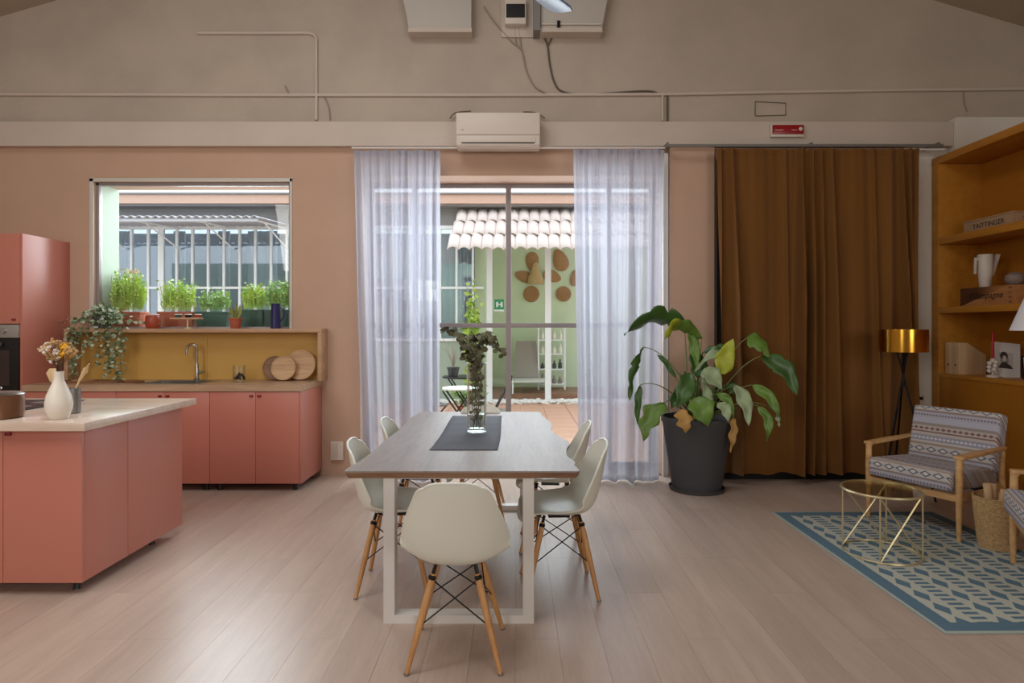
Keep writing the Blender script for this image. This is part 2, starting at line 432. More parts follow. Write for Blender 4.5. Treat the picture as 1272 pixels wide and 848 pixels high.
box('white_pier', M['white_wall'], 3.82, XR, YW, YW+.34, 0, 3.3, wall)
box('outer_reveal', M['pale_green'], KX0, KX0+.012, YW+.09, YW+.36, KZ0, KZ1, wall)
box('pilaster', M['peach'], 1.50, 1.93, 5.93, YW, 0, 3.2, wall)
box('jamb_strip', M['white_metal'], 1.442, 1.492, 5.96, YW, 0, 3.15, wall)
# other walls, ceiling
o = box('wall_left', M['room_wall'], XL-.3, XL, YB, YW+.3, 0, 4.6); struct(o)
o = box('wall_right', M['room_wall'], XR, XR+.3, YB, YW+.3, 0, 4.6); struct(o)
wf = MB().box(XL, XR, YB-.3, YB, 0, 6.1).build('wall_front', M['room_wall']); struct(wf)
ce = MB()
for sg, xe in ((-1, XL-.3), (1, XR+.3)):
    ze = AZ-SL*abs(xe-AX)
    ce.prism([(AX, AZ), (xe, ze), (xe, ze+.2), (AX, AZ+.2)], YB-.3, YW+.34, Mx)
ce = ce.build('ceiling', M['ceil']); struct(ce)
bm_ = MB().box(XL, 4.24, 5.92, YW, 3.21, 3.445).build('trim_1', M['beam'], bevel=.004); struct(bm_)
o = box('trim_2', M['white_wall'], 4.245, XR, 5.88, YW, 3.11, 3.475); struct(o)
o = box('trim_3', M['door_black'], 1.975, 3.80, 5.86, YW, 0.0, .13); struct(o)
# black doorway behind the velvet curtain
o = box('door_1', M['black_matte'], 1.975, 3.80, 5.95, YW, .13, 3.1); struct(o)

# kitchen window
w1 = thing('window_1', None, None, ((KX0+KX1)/2, YW, KZ0)); struct(w1)
hw = (KX1-KX0)/2; hh = KZ1-KZ0
m = MB()
for a in ((-hw-.04, -hw+.0, -.0, hh+.04), (hw-.0, hw+.025, 0, hh+.04), (-hw-.04, hw+.025, hh, hh+.035)): m.box(a[0], a[1], -.012, 0, a[2], a[3])
m.build('frame', M['win_light'], w1, bevel=.003)
m = MB()
for a in ((-hw, -hw+.028, 0, hh), (hw-.022, hw, 0, hh), (-hw, hw, hh-.028, hh), (-hw, hw, 0, .02)): m.box(a[0], a[1], .03, .08, a[2], a[3])
m.build('sash', M['win_metal'], w1, bevel=.002)
box('pane', M['glass'], -hw+.028, hw-.022, .05, .056, .02, hh-.028, w1)

# glazed door, four lights wide, set at the outer face of the wall
gd = thing('window_2', None, None, (0, YW+.33, 0)); struct(gd)
mull = [DX0+.03, -1.04, -.07, .97, DX1-.03]
zt, zm = DZ1-.03, 1.475
for x in mull: box('mullion', M['win_metal'], x-.028, x+.028, 0, .05, 0, DZ1, gd, bevel=.003)
for i in range(4):
    a, b = mull[i]+.028, mull[i+1]-.028
    for z0, z1 in ((0, .06), (zm-.024, zm+.024), (DZ1-.045, DZ1)):
        box('rail', M['win_metal'], a, b, .003, .047, z0, z1, gd, bevel=.002)
    box('pane', M['glass'], a, b, .02, .026, .06, zm-.024, gd)
    box('pane', M['glass'], a, b, .02, .026, zm+.024, DZ1-.045, gd)

# ------------------------------------------------------------------ wall fittings
ac = thing('air_conditioner', 'white split air conditioner mounted on the beam above the glazed door', 'air conditioner', (-.16, 5.92, 3.15))
MB().prism([(-.395, 0), (.395, 0), (.395, .31), (-.395, .31)], -.21, 0, Mx).build('body', M['plastic_white'], ac, bevel=.018, seg=3)
box('front_panel', M['plastic_white'], -.39, .39, -.222, -.205, .10, .305, ac, bevel=.01)
box('outlet_flap', M['plastic_white'], -.35, .35, -.218, -.20, .03, .085, ac, bevel=.006)
box('outlet_slot', M['black'], -.34, .34, -.214, -.206, .020, .028, ac)
box('indicator', M['paper'], -.375, -.345, -.2235, -.2215, .225, .232, ac)
box('badge', M['cable'], -.345, -.32, -.2235, -.2215, .14, .147, ac)
em = thing('emergency_light', 'red and white emergency light on the beam above the velvet curtain', 'emergency light', (2.62, 5.92, 3.335))
box('housing', M['plastic_white'], -.16, .16, -.04, 0, -.05, .07, em, bevel=.01)
box('lens', M['red_light'], -.15, .15, -.055, -.035, -.025, .062, em, bevel=.008)
MB().lathe([(0, 0), (.018, 0), (.018, .006), (0, .006)], 16).build('round_mark', M['plastic_white'], em).matrix_local = Matrix.Translation((.115, -.055, .02)) @ Matrix.Rotation(PI/2, 4, 'X')
box('lettering_line', M['plastic_white'], -.13, -.05, -.0565, -.054, .008, .013, em)
box('lettering_line', M['plastic_white'], .03, .08, -.0565, -.054, .008, .013, em)
# vent boxes
vb = thing('vent_box', 'left of the two sheet metal vent boxes high on the wall', 'vent box', (-.70, YW, 4.32), 0, 'vent boxes high on the wall')
MB().prism([(-.32, 0), (.28, 0), (.28, .9), (-.50, .9)], -.14, 0, Mx).build('body', M['vent_face'], vb, bevel=.006)
box('rim', M['beam'], -.325, .285, -.145, 0, -.04, 0, vb)
vb = thing('vent_box', 'right of the two sheet metal vent boxes, beside the junction box', 'vent box', (.53, YW, 4.32), 0, 'vent boxes high on the wall')
MB().prism([(-.285, 0), (.30, 0), (.48, .9), (-.285, .9)], -.14, 0, Mx).build('body', M['vent_face'], vb, bevel=.006)
box('rim', M['beam'], -.29, .305, -.145, 0, -.04, 0, vb)
MB().tube([(-.28, -.155, .03), (.29, -.155, .03)], .008).build('rod', M['plastic_white'], vb)
box('bracket', M['black_metal'], -.13, -.10, -.165, -.14, 0, .06, vb)
box('duct_end', M['sky_wall'], -.355, -.29, -.18, 0, -.04, .7, vb)
jb = thing('junction_box', 'small white box with a black window between the vent boxes', 'junction box', (.005, YW, 4.38))
box('back_plate', M['beam'], -.14, .23, -.02, 0, -.09, .45, jb)
box('housing', M['plastic_white'], -.105, .10, -.10, -.02, 0, .25, jb, bevel=.01)
box('window', M['black'], -.092, .088, -.106, -.099, .06, .19, jb)
def conduit(label, pts, r, m, name='cable', cat='cable'):
    MBo = MB().tube(pts, r, 8).build(name, m, smooth=True); return tag(MBo, label, cat)
Yc = 5.985
conduit('long straight conduit running the whole width of the wall above the beam', [P(x, y, Yc) for x, y in ((-40, 117), (300, 118), (640, 118), (828, 117), (1100, 112), (1310, 110))], .016, M['beam'], 'wall_conduit', 'conduit')
conduit('bent conduit turning down to the beam at the upper left', [P(x, y, Yc) for x, y in ((245, 41), (383, 41), (390, 43), (393, 48), (393, 120), (393, 149))], .014, M['beam'], 'wall_conduit', 'conduit')
conduit('double downpipe joining the long conduit and the beam', [P(x, y, Yc) for x, y in ((823, 118), (823, 150))], .012, M['beam'], 'wall_conduit', 'conduit')
conduit('dark short pipe just right of the downpipe above the beam', [P(x, y, Yc) for x, y in ((829, 118), (829, 150))], .010, M['cable_dark'], 'wall_conduit', 'conduit')
def curve(pts, n=6):
    out = []; p = [Vector(q) for q in pts]
    for i in range(len(p)-1):
        a, b, c, d = p[max(i-1, 0)], p[i], p[i+1], p[min(i+2, len(p)-1)]
        for j in range(n):
            t = j/n; out.append(.5*((2*b)+(c-a)*t+(2*a-5*b+4*c-d)*t*t+(3*b-a-3*c+d)*t**3))
    out.append(p[-1]); return out
conduit('thin pale cable swinging down from the junction box to the conduit', curve([P(x, y, Yc) for x, y in ((601, 8), (615, 28), (636, 52), (648, 62), (654, 88), (665, 108), (680, 116))]), .007, M['cable'])
conduit('short cable loop hanging beneath the junction box', curve([P(x, y, Yc) for x, y in ((640, 33), (641, 52), (647, 60), (645, 40), (644, 34))]), .006, M['cable'])
conduit('dark cable dropping from the right vent box to the conduit', curve([P(x, y, Yc) for x, y in ((674, 43), (680, 56), (683, 80), (689, 103), (700, 114), (730, 117), (800, 113), (818, 116))]), .009, M['cable_dark'])
conduit('short dark cable forked off under the right vent box', curve([P(x, y, Yc) for x, y in ((690, 38), (684, 50), (680, 58))]), .007, M['cable_dark'])
conduit('short cable curving down to the beam right of the bent conduit', curve([P(x, y, Yc) for x, y in ((402, 119), (408, 132), (410, 149))]), .006, M['cable'])
conduit('short cable stub sticking up left of the bent conduit', [P(x, y, Yc) for x, y in ((354, 106), (359, 117))], .006, M['cable'])
conduit('looped cable rising over the left end of the air conditioner', curve([P(x, y, Yc-.03) for x, y in ((559, 147), (566, 140), (585, 138))]), .006, M['cable_dark'])
conduit('looped cable rising over the right end of the air conditioner', curve([P(x, y, Yc-.03) for x, y in ((650, 139), (665, 140), (677, 147))]), .006, M['cable_dark'])
conduit('rectangular outline of old wire left on the wall above the emergency light', [P(x, y, Yc+.008) for x, y in ((938, 143), (938, 126), (976, 128), (976, 143), (938, 144))], .004, M['cable_dark'])
conduit('fine dark wire dangling above the white wall panel', curve([P(x, y, Yc+.005) for x, y in ((1197, 112), (1198, 128), (1202, 139))]), .004, M['cable'])
so = thing('wall_socket', 'white socket box low on the wall left of the sheer curtain', 'socket', (-1.74, YW, .25))
box('box', M['plastic_white'], -.062, .062, -.035, 0, -.09, .09, so, bevel=.006)
box('cover', M['beam'], -.05, .01, -.04, -.034, -.075, .075, so, bevel=.004)
th = thing('thermostat', 'small white thermostat on the wall just above the patterned armchair', 'thermostat', (3.955, YW, .755))
box('case', M['plastic_white'], -.05, .05, -.022, 0, -.04, .04, th, bevel=.006)
box('display', M['black'], -.03, .03, -.025, -.021, -.01, .02, th)

# ceiling fan: only a blade reaches into view
fan = thing('ceiling_fan', 'ceiling fan with blue grey blades hanging high in the middle', 'ceiling fan', (-.14, 2.47, 2.98))
MB().lathe([(0, -.06), (.07, -.05), (.09, 0), (.07, .06), (.02, .09), (0, .09)], 20).build('motor', M['plastic_white'], fan, smooth=True)
MB().tube([(0, 0, .08), (0, 0, 2.9)], .014).build('rod', M['plastic_white'], fan)
for k in range(3):
    a = math.atan2(.8, .6)+k*2*PI/3
    R = Matrix.Rotation(a, 4, 'Z') @ Matrix.Rotation(.25, 4, 'X')
    pl = [(.10, -.03), (.2, -.065), (.57, -.075), (.61, -.06), (.62, 0), (.61, .05), (.57, .06), (.2, .05), (.10, .03)]
    MB().prism(pl, -.004, .006, R).build('blade', M['fan_blue'], fan, bevel=.002)

# ------------------------------------------------------------------ curtains
def curtain(name, label, x0t, x1t, x0b, x1b, z0, z1, Y, folds, m, seed, hem=.0, pleat=.004, npl=24, dens=170):
    """folds: (centre, width, depth) across the cloth, depth towards the room"""
    rnd = random.Random(seed); ph = [rnd.uniform(0, 6.28) for _ in range(6)]
    t = thing(name, label, 'curtain', ((x0t+x1t)/2, Y, 0)); cx = (x0t+x1t)/2
    fo_ = [(c, w, d, rnd.uniform(-.035, .035), rnd.uniform(.6, 1.3), rnd.uniform(0, 6.28)) for c, w, d in folds]
    def fn(u, v):
        dn = 1-v; a = 0
        for c, w, d, dr, gr, p in fo_:
            q = (u-c-dr*dn-.004*math.sin(3*v+p))/(w*(.75+.45*dn)); a -= d*math.exp(-q*q)*(.45+.55*min(1, dn*2.2))*(gr if v < .5 else 1+(gr-1)*2*dn)
        a += pleat*math.sin(2*PI*npl*u+ph[0]+math.sin(11*u))*(.35+.65*v**3)
        x = (x0t*(1-u)+x1t*u)*v+(x0b*(1-u)+x1b*u)*dn
        z = z0+(z1-z0)*v+hem*dn**10*(math.sin(u*23+ph[5])*.6+math.sin(u*51+ph[4])*.5)
        return Vector((x-cx, a, z))
    MB().grid(fn, dens, 26).build('drape', m, t, smooth=True)
    MB().grid(lambda u, v: fn(u, v*.012)+Vector((0, -.004, 0)), dens, 1).build('hem', m, t, smooth=True)
    MB().grid(lambda u, v: fn(u, .985+.015*v)+Vector((0, -.004, 0)), dens, 1).build('heading', m, t, smooth=True)
    return t
def rfolds(n, seed, w0, w1, d0, d1):
    r_ = random.Random(seed); return [((k+.5)/n+r_.uniform(-.35, .35)/n, r_.uniform(w0, w1), r_.uniform(d0, d1)) for k in range(n)]
curtain('sheer_curtain', 'white sheer curtain hanging on the kitchen side of the glazed door', -1.53, -.71, -1.42, -.72, .012, 3.125, 5.80, rfolds(9, 3, .016, .045, .045, .11), M['sheer'], 3)
curtain('sheer_curtain', 'white sheer curtain hanging beside the large potted plant', .55, 1.415, .60, 1.36, .012, 3.135, 5.80, rfolds(9, 12, .016, .045, .045, .11), M['sheer'], 12)
curtain('velvet_curtain', 'ochre brown velvet curtain reaching almost to the floor behind the potted plant', 1.90, 3.78, 1.925, 3.77, .085, 3.13, 5.765, [(0.015, 0.012, 0.087), (0.07, 0.022, 0.131), (0.2, 0.07, 0.058), (0.345, 0.012, 0.058), (0.41, 0.016, 0.145), (0.475, 0.014, 0.102), (0.515, 0.013, 0.102), (0.565, 0.022, 0.145), (0.7, 0.06, 0.043), (0.775, 0.012, 0.065), (0.86, 0.03, 0.072), (0.92, 0.012, 0.102), (0.965, 0.012, 0.087), (0.995, 0.012, 0.102)], M['velvet'], 5, hem=.012, pleat=.003, npl=22, dens=260)
rod = thing('curtain_rod', 'thin white curtain rod spanning the top of the glazed door', 'curtain rod', (-.05, 5.80, 3.155))
MB().tube([(-1.5, 0, 0), (1.47, 0, 0)], .009).build('rod', M['white_metal'], rod)
MB().tube([(-.03, 0, 0), (-.03, .1, .03), (-.03, .2, .04)], .007).build('hook', M['white_metal'], rod)
ro = thing('curtain_rail', 'grey metal curtain rail with brackets above the velvet curtain', 'curtain rail', (2.8, 5.78, 3.17))
box('channel', M['grey_metal'], -1.38, 1.24, -.012, .012, -.012, .012, ro)
MB().tube([(1.0, .02, -.03), (1.27, .02, -.03)], .010).build('rod_end', M['white_metal'], ro)
for x in (-1.36, .0, 1.2): box('bracket', M['grey_metal'], x-.01, x+.01, -.01, .22, .012, .03, ro)

# ------------------------------------------------------------------ kitchen run
def knob(parent, x, y, z):
    return MB().lathe([(0, 0), (.016, 0), (.016, .018), (0, .022)], 16, (0, 0, 0)).build('knob', M['salmon_dark'], parent, smooth=True)
def cup(parent, x, y, z):
    o = MB().prism([(-.018, 0), (.018, 0), (.016, -.010), (.009, -.017), (-.009, -.017), (-.016, -.010)], 0, .016).build('knob', M['salmon_dark'], parent, bevel=.003)
    o.location = (x, y, z); return o
FY = 5.42
def base_unit(label, x0, x1, doors, knobs, low=False):
    t = thing('base_cabinet', label, 'cabinet', ((x0+x1)/2, FY, 0), 0, 'base cabinets of the kitchen run'); w = (x1-x0)/2
    box('carcass', M['salmon'], -w+.001, w-.001, .022, .57, .072, .70 if low else .885, t)
    n = len(doors)-1
    for i in range(n):
        a, b = doors[i]-(x0+x1)/2, doors[i+1]-(x0+x1)/2
        d = MB().box(a+.0015, b-.0015, 0, .019, .07, .882).build('door', M['salmon'], t, bevel=.0015)
        for kx in knobs:
            kk = kx-(x0+x1)/2
            if a < kk < b: cup(d, kk, 0, .838)
    for x in (-w+.06, w-.06):
        for y in (.07, .5):
            MB().lathe([(.022, 0), (.018, .01), (.018, .072)], 12, (x, y, 0)).build('foot', M['black'], t, smooth=True)
    return t
base_unit('salmon base cabinet beside the oven tower, partly behind the island', -4.362, -3.538, [-4.362, -3.538], [])
base_unit('salmon base cabinet with two doors under the sink', -3.537, -2.708, [-3.537, -3.112, -2.708], [-3.147, -3.080], True)
c3 = base_unit('salmon base cabinet at the right end of the kitchen run', -2.707, -1.912, [-2.707, -2.301, -1.912], [-2.337, -2.267])
box('end_panel', M['salmon'], .3985, .4165, -.001, .57, .07, .885, c3, bevel=.001)
wt = MB()
for a in ((-4.362, -3.40, 5.405, 5.999), (-2.86, -1.89, 5.405, 5.999), (-3.40, -2.86, 5.405, 5.50), (-3.40, -2.86, 5.86, 5.999)): wt.box(a[0], a[1], a[2], a[3], .888, .944)
tag(wt.build('worktop', M['wood_top']), 'long light wood worktop over the salmon base cabinets', 'worktop')
sk = thing('sink', 'stainless steel sink set into the long worktop below the tap', 'sink', (-3.13, 5.68, .944))
m = MB()
for a in ((-.29, -.255, -.20, .20), (.255, .29, -.20, .20), (-.255, .255, -.20, -.165), (-.255, .255, .165, .20)): m.box(a[0], a[1], a[2], a[3], 0, .004)
m.build('rim', M['steel'], sk)
m = MB(); m.box(-.262, .262, -.172, -.168, -.17, 0).box(-.262, .262, .168, .172, -.17, 0).box(-.262, -.258, -.168, .168, -.17, 0).box(.258, .262, -.168, .168, -.17, 0).box(-.262, .262, -.172, .172, -.175, -.17)
m.build('bowl', M['steel'], sk)
fc = thing('tap', 'tall steel swan neck tap behind the sink', 'tap', (-3.05, 5.86, .9485))
fc.location = (-3.05, 5.865, .948)
MB().lathe([(.026, 0), (.026, .012), (.017, .02), (.017, .15), (.013, .16), (.0, .16)], 16).build('body', M['steel'], fc, smooth=True)
MB().tube([(0, 0, .15), (0, 0, .30)]+[(-.045+.045*math.cos(a), -.01*math.sin(a), .30+.045*math.sin(a)) for a in [i*PI/8 for i in range(1, 8)]]+[(-.09, -.01, .29), (-.098, -.01, .245)], .010, 10).build('spout', M['steel'], fc, smooth=True)
MB().tube([(.015, 0, .075), (.05, 0, .075)], .015, 12).tube([(.045, 0, .075), (.075, 0, .085)], .006, 8).build('lever', M['steel'], fc, smooth=True)

sb = thing('splashback_shelf', 'long open wooden shelf with mustard back above the worktop', 'shelf', (-4.28, 5.8, .944))
box('top_board', M['shelf_wood'], 0, 2.44, 0, .199, .462, .498, sb, bevel=.002)
box('side_panel', M['shelf_wood'], 2.405, 2.44, .002, .199, 0.001, .461, sb, bevel=.002)
box('side_panel', M['shelf_wood'], 0, .035, .002, .199, .001, .461, sb, bevel=.002)
box('back_panel', M['mustard'], .036, 1.27, .18, .199, .001, .461, sb)
box('back_panel', M['mustard'], 1.272, 2.404, .18, .199, .001, .461, sb)

tc = thing('tall_cabinet', 'tall salmon cabinet tower housing the oven', 'cabinet', (-4.88, FY, 0))
box('side_panel', M['salmon'], .495, .515, -.001, .577, .07, 2.285, tc, bevel=.001)
box('side_panel', M['salmon'], -.515, -.495, 0, .577, .07, 2.285, tc, bevel=.001)
box('carcass', M['salmon'], -.494, .494, .022, .577, 1.485, 2.284, tc)
box('carcass', M['salmon'], -.494, .494, .022, .577, .072, .868, tc)
box('carcass', M['salmon'], -.494, -.102, .022, .577, .87, 1.484, tc)
box('door', M['salmon'], -.10, .492, 0, .019, 1.486, 2.284, tc, bevel=.0015)
box('door', M['salmon'], -.494, -.103, 0, .019, .07, 2.284, tc, bevel=.0015)
box('door', M['salmon'], -.10, .492, 0, .019, .07, .866, tc, bevel=.0015)
box('plinth', M['black'], -.49, .49, .05, .5, 0, .07, tc)
cup(tc, .44, 0, 1.515)
ov = thing('oven', 'black and steel built in oven in the salmon tower', 'oven', (-4.68, FY-.012, .872))
box('casing', M['black'], -.295, .295, .014, .5, .002, .606, ov)
box('control_panel', M['inox'], -.296, .296, -.012, .013, .49, .606, ov, bevel=.002)
dr = box('oven_door', M['black'], -.296, .296, -.012, .013, .005, .482, ov, bevel=.002)
box('glass_pane', M['oven_glass'], -.22, .22, -.0145, -.011, .07, .38, dr)
MB().bar((-.23, -.045, .435), (.17, -.045, .435), .018, .028).box(-.22, -.20, -.045, -.01, .425, .445).box(.13, .15, -.045, -.01, .425, .445).build('handle', M['inox'], dr, bevel=.003)
for x in (.17, -.17):
    k = MB().lathe([(.024, 0), (.021, .022), (0, .024)], 18).build('dial', M['inox'], ov, smooth=True); k.matrix_local = Matrix.Translation((x, -.012, .55)) @ Matrix.Rotation(PI/2, 4, 'X')

# things on the run
def round_board(label, px, py, r, Y, m, lean=.16):
    t = thing('round_board', label, 'board', (P(px, py, Y).x, Y-.03, .9445), 0, 'round boards against the splashback')
    R = Matrix.Translation((0, 0, r+.003)) @ Matrix.Rotation(PI/2-lean, 4, 'X')
    m_ = MB(); prof = [(0, 0), (r*.96, 0), (r, .004), (r, .012), (r*.97, .016), (r*.90, .016), (r*.88, .0125), (0, .0125)]
    m_.lathe(prof, 40); o = m_.build('plate', m, t, smooth=True); o.data.transform(R)
    return t
round_board('dark round wooden board, leftmost of the three leaning on the splashback', 343, 459, .115, 5.93, M['dark_board'])
round_board('large pale round wooden board, rightmost of the three leaning on the splashback', 375, 456, .145, 5.93, M['board_wood'])
round_board('round wooden board in front of the other two on the worktop', 354, 460, .118, 5.86, M['board_wood'])
j = thing('storage_jar', 'small clear glass jar with dark contents beside the round boards', 'jar', (P(297, 470, 5.78).x, 5.78, .9445))
MB().lathe([(.050, 0), (.058, .004), (.058, .15), (.054, .15), (.054, .006), (0, .006)], 24, close=True).build('glass', M['vase_glass'], j, smooth=True)
m = MB(); rj = random.Random(2)
for k in range(26): m.ball((rj.uniform(-.035, .035), rj.uniform(-.035, .035), .02+.008*(k//4)+rj.uniform(0, .006)), .013, 6, 4)
o = m.build('contents', M['black'], j, smooth=True); o['kind'] = 'stuff'
bd = thing('serving_board', 'long flat wooden serving board lying on the worktop left of the sink', 'board', (-3.93, 5.66, .9445))
MB().prism([(-.28, -.09), (.22, -.1), (.28, -.04), (.28, .04), (.22, .1), (-.28, .1)], 0, .018).build('board', M['dark_board'], bd, bevel=.003)
MB().lathe([(0, .018), (.10, .018), (.105, .026), (0, .026)], 28, (-.05, 0, 0)).build('lid', M['board_wood'], bd, smooth=True)
bd = thing('small_round_board', 'small flat dark wooden disc lying just left of the sink', 'board', (-3.53, 5.66, .9445))
MB().lathe([(0, 0), (.085, 0), (.09, .01), (.08, .016), (0, .014)], 28).build('disc', M['dark_board'], bd, smooth=True)

SZ = 1.4425
def pot(parent, r, h, m, n=24, rim=.006):
    MB().lathe([(r*.72, 0), (r*.75, .004), (r*.98, h*.86), (r+rim, h*.87), (r+rim, h), (r*.9, h), (r*.85, h*.86), (0, h*.85)], n, close=True).build('pot', m, parent, smooth=True)
def blade_leaf(mb, base, tip, w, bend=(0, 0, 0), n=5):
    base, tip = Vector(base), Vector(tip); d = tip-base; side = d.cross(Vector((.3, 1, .2))).normalized()*w
    vs = []
    for i in range(n+1):
        t = i/n; c = base+d*t+Vector(bend)*math.sin(t*PI); k = math.sin(PI*(.12+.88*(1-t)))**.7 if t < 1 else 0
        vs += [c-side*k, c+side*k]
    mb.add(vs, [(2*i, 2*i+1, 2*i+3, 2*i+2) for i in range(n)])
def rleaf(mb, c, s, rnd, up=.3):
    """one small pointed-oval leaf in a random pose"""
    a = rnd.uniform(0, 2*PI); d = Vector((math.cos(a), math.sin(a), rnd.uniform(-.7, .5)+up)).normalized()
    n = Vector((rnd.gauss(0, .6), rnd.gauss(-.4, .6), rnd.gauss(.5, .5))); sd = d.cross(n)
    if sd.length < 1e-4: return
    sd = sd.normalized()*s*.42; c = Vector(c); q = sd.cross(d).normalized()*s*.12
    mb.add([c, c+d*s*.35-sd+q, c+d*s, c+d*s*.35+sd+q, c+d*s*.4], [(0, 1, 4), (1, 2, 4), (2, 3, 4), (3, 0, 4)])

# ivy
iv = thing('trailing_ivy', 'variegated ivy trailing down over the left end of the splashback shelf', 'houseplant', (P(128, 400, 5.88).x, 5.88, SZ))
pot(iv, .085, .11, M['pot_grey'])
rv = random.Random(4); l1, l2, vn = MB(), MB(), MB()
for k in range(330):
    a = rv.uniform(0, 2*PI); rr = abs(rv.gauss(0, .14)); c = (math.cos(a)*rr*1.25, math.sin(a)*min(rr, .08)*.7-.02, .04+rv.uniform(0, .20)*(1-min(rr/.36, 1))+.01)
    rleaf(l1 if rv.random() < .6 else l2, c, rv.uniform(.034, .054), rv)
for dx, L in ((-.26, .14), (-.22, .32), (-.17, .42), (-.13, .24), (-.07, .14), (-.01, .20), (.05, .33), (.10, .22), (.16, .36), (.20, .62), (.235, .55), (.27, .16), (-.20, .48), (.13, .45)):
    x = dx; y = -.11; pts = [Vector((dx*.5, -.04, .10)), Vector((dx*.85, -.075, .07)), Vector((dx, -.095, .01))]
    n = int(L/.03)
    for k in range(n):
        x += rv.uniform(-.008, .008); y += rv.uniform(-.004, .003); pts.append(Vector((x, y, .0-.03*(k+1))))
    vn.tube(pts, .0018, 4)
    for q in pts[1:]:
        for _ in range(2): rleaf(l1 if rv.random() < .55 else l2, q+Vector((rv.gauss(0, .012), rv.gauss(-.005, .008), 0)), rv.uniform(.034, .052), rv, -.3)
for o, nm, mt in ((l1, 'pale_leaves', 'ivy'), (l2, 'dark_leaves', 'ivy2')): oo = o.build(nm, M[mt], iv); oo['kind'] = 'stuff'
oo = vn.build('vines', M['stem'], iv); oo['kind'] = 'stuff'

rp = thing('red_pot', 'round red brown lidded pot on the splashback shelf beside the ivy', 'pot', (P(190, 400, 5.89).x, 5.89, SZ))
MB().lathe([(.05, 0), (.064, .02), (.068, .07), (.064, .115), (.056, .125)], 24).build('body', M['pot_red'], rp, smooth=True)
MB().lathe([(0, .118), (.056, .125), (.06, .132), (.05, .14), (0, .142)], 24).build('lid', M['bloom_pink'], rp, smooth=True)
sp = thing('snake_plant', 'small snake plant in a terracotta pot on the splashback shelf', 'houseplant', (P(292.5, 400, 5.88).x, 5.88, SZ))
pot(sp, .058, .10, M['terracotta'])
m = [(-.03, 0, -.055, .23), (.0, .01, .01, .25), (.03, 0, .045, .235), (.012, -.02, -.02, .20), (-.012, -.02, .025, .19), (.02, -.01, .06, .18)]
for bx, by, tx, tz in m:
    q = MB(); blade_leaf(q, (bx, by, .08), (tx, by*1.2, tz), .016); q.build('leaf', M['snake'], sp, solid=.002)
bp = thing('blue_pitcher', 'cobalt blue pitcher at the right end of the splashback shelf', 'pitcher', (P(342.5, 400, 5.88).x, 5.88, SZ))
MB().lathe([(.048, 0), (.052, .01), (.042, .232), (.046, .24), (.040, .24), (.036, .225), (0, .2)], 24, close=True).build('body', M['blue_glaze'], bp, smooth=True)
MB().tube(curve([(.043, 0, .20), (.075, 0, .18), (.078, 0, .12), (.05, 0, .07)]), .007).build('handle', M['blue_glaze'], bp, smooth=True)
cs = thing('tray_stand', 'small wooden tray on a brass foot in the middle of the splashback shelf', 'tray', (P(233, 400, 5.89).x, 5.89, SZ))
box('tray', M['shelf_wood'], -.15, .13, -.04, .04, .09, .105, cs, bevel=.003)
MB().tube([(0, 0, 0), (0, 0, .09)], .009).lathe([(.03, 0), (.03, .006), (.01, .01)], 16).build('foot', M['brass'], cs, smooth=True)
for px, mm, lb in ((221.5, 'green_plastic', 'small dark green cup, left of three on the wooden tray'), (234, 'black', 'small blackish cup, middle of three on the wooden tray'), (246, 'pot_red', 'small red cup, right of three on the wooden tray')):
    c_ = thing('cup', lb, 'cup', (P(px, 400, 5.89).x, 5.89, SZ+.1055), 0, 'cups on the tray')
    MB().lathe([(.026, 0), (.032, .028), (.033, .03), (.029, .03), (.024, .01), (0, .01)], 18, close=True).build('cup', M[mm], c_, smooth=True)
    MB().lathe([(.0331, .026), (.036, .032), (.033, .034), (.029, .030)], 18, close=True).build('rim', M['cream_ceramic'], c_, smooth=True)

# ------------------------------------------------------------------ island
isl = thing('kitchen_island', 'salmon kitchen island in the left foreground', 'kitchen island', (-3.2, 3.31, 0))
box('carcass', M['salmon'], -.80, .835, .022, .98, .075, .903, isl)
for a, b, kx in ((.43, .855, .46), (.008, .427, .385), (-.415, .005, -.38), (-.80, -.418, -.45)):
    d = MB().box(a, b, 0, .019, .07, .903).build('door', M['salmon'], isl, bevel=.0015); cup(d, kx, 0, .868)
box('side_panel', M['salmon'], .837, .855, .021, .393, .07, .903, isl, bevel=.0015)
box('side_panel', M['salmon'], .837, .855, .397, .998, .07, .903, isl, bevel=.0015)
for x in (-.7, .0, .76):
    for y in (.1, .8): MB().lathe([(.022, 0), (.018, .01), (.018, .078)], 12, (x, y, 0)).build('foot', M['black'], isl, smooth=True)
tag(box('island_worktop', M['island_top'], -4.05, -2.27, 3.225, 4.36, .9045, .949, bevel=.003), 'pale wooden worktop on the salmon island', 'worktop')
IZ = .9495
ck = thing('cooktop', 'black glass cooktop on the island behind the saucepan', 'cooktop', (-3.26, 3.96, IZ))
box('glass_top', M['black'], -.29, .29, -.26, .26, 0, .006, ck, bevel=.002)
for x, y, r in ((-.14, -.12, .09), (.14, -.12, .07), (-.14, .13, .07), (.14, .13, .09)):
    MB().lathe([(r, .0062), (r, .0068), (r-.003, .0068), (r-.003, .0062)], 32, (x, y, 0), close=True).build('ring', M['grey_metal'], ck)
va = thing('flower_vase', 'cream ceramic bottle vase at the front of the island', 'vase', (-2.509, 3.363, IZ))
MB().lathe([(.038, 0), (.046, .008), (.062, .05), (.066, .085), (.058, .13), (.040, .175), (.026, .21), (.023, .235), (.025, .262), (.021, .262), (.019, .235), (.0, .2)], 32, close=True).build('body', M['cream_ceramic'], va, smooth=True)
fb = thing('dried_bouquet', 'dried flower bouquet with yellow blooms in the cream vase', 'flowers', (-2.509, 3.363, IZ+.25))
rf = random.Random(9); stm = MB()
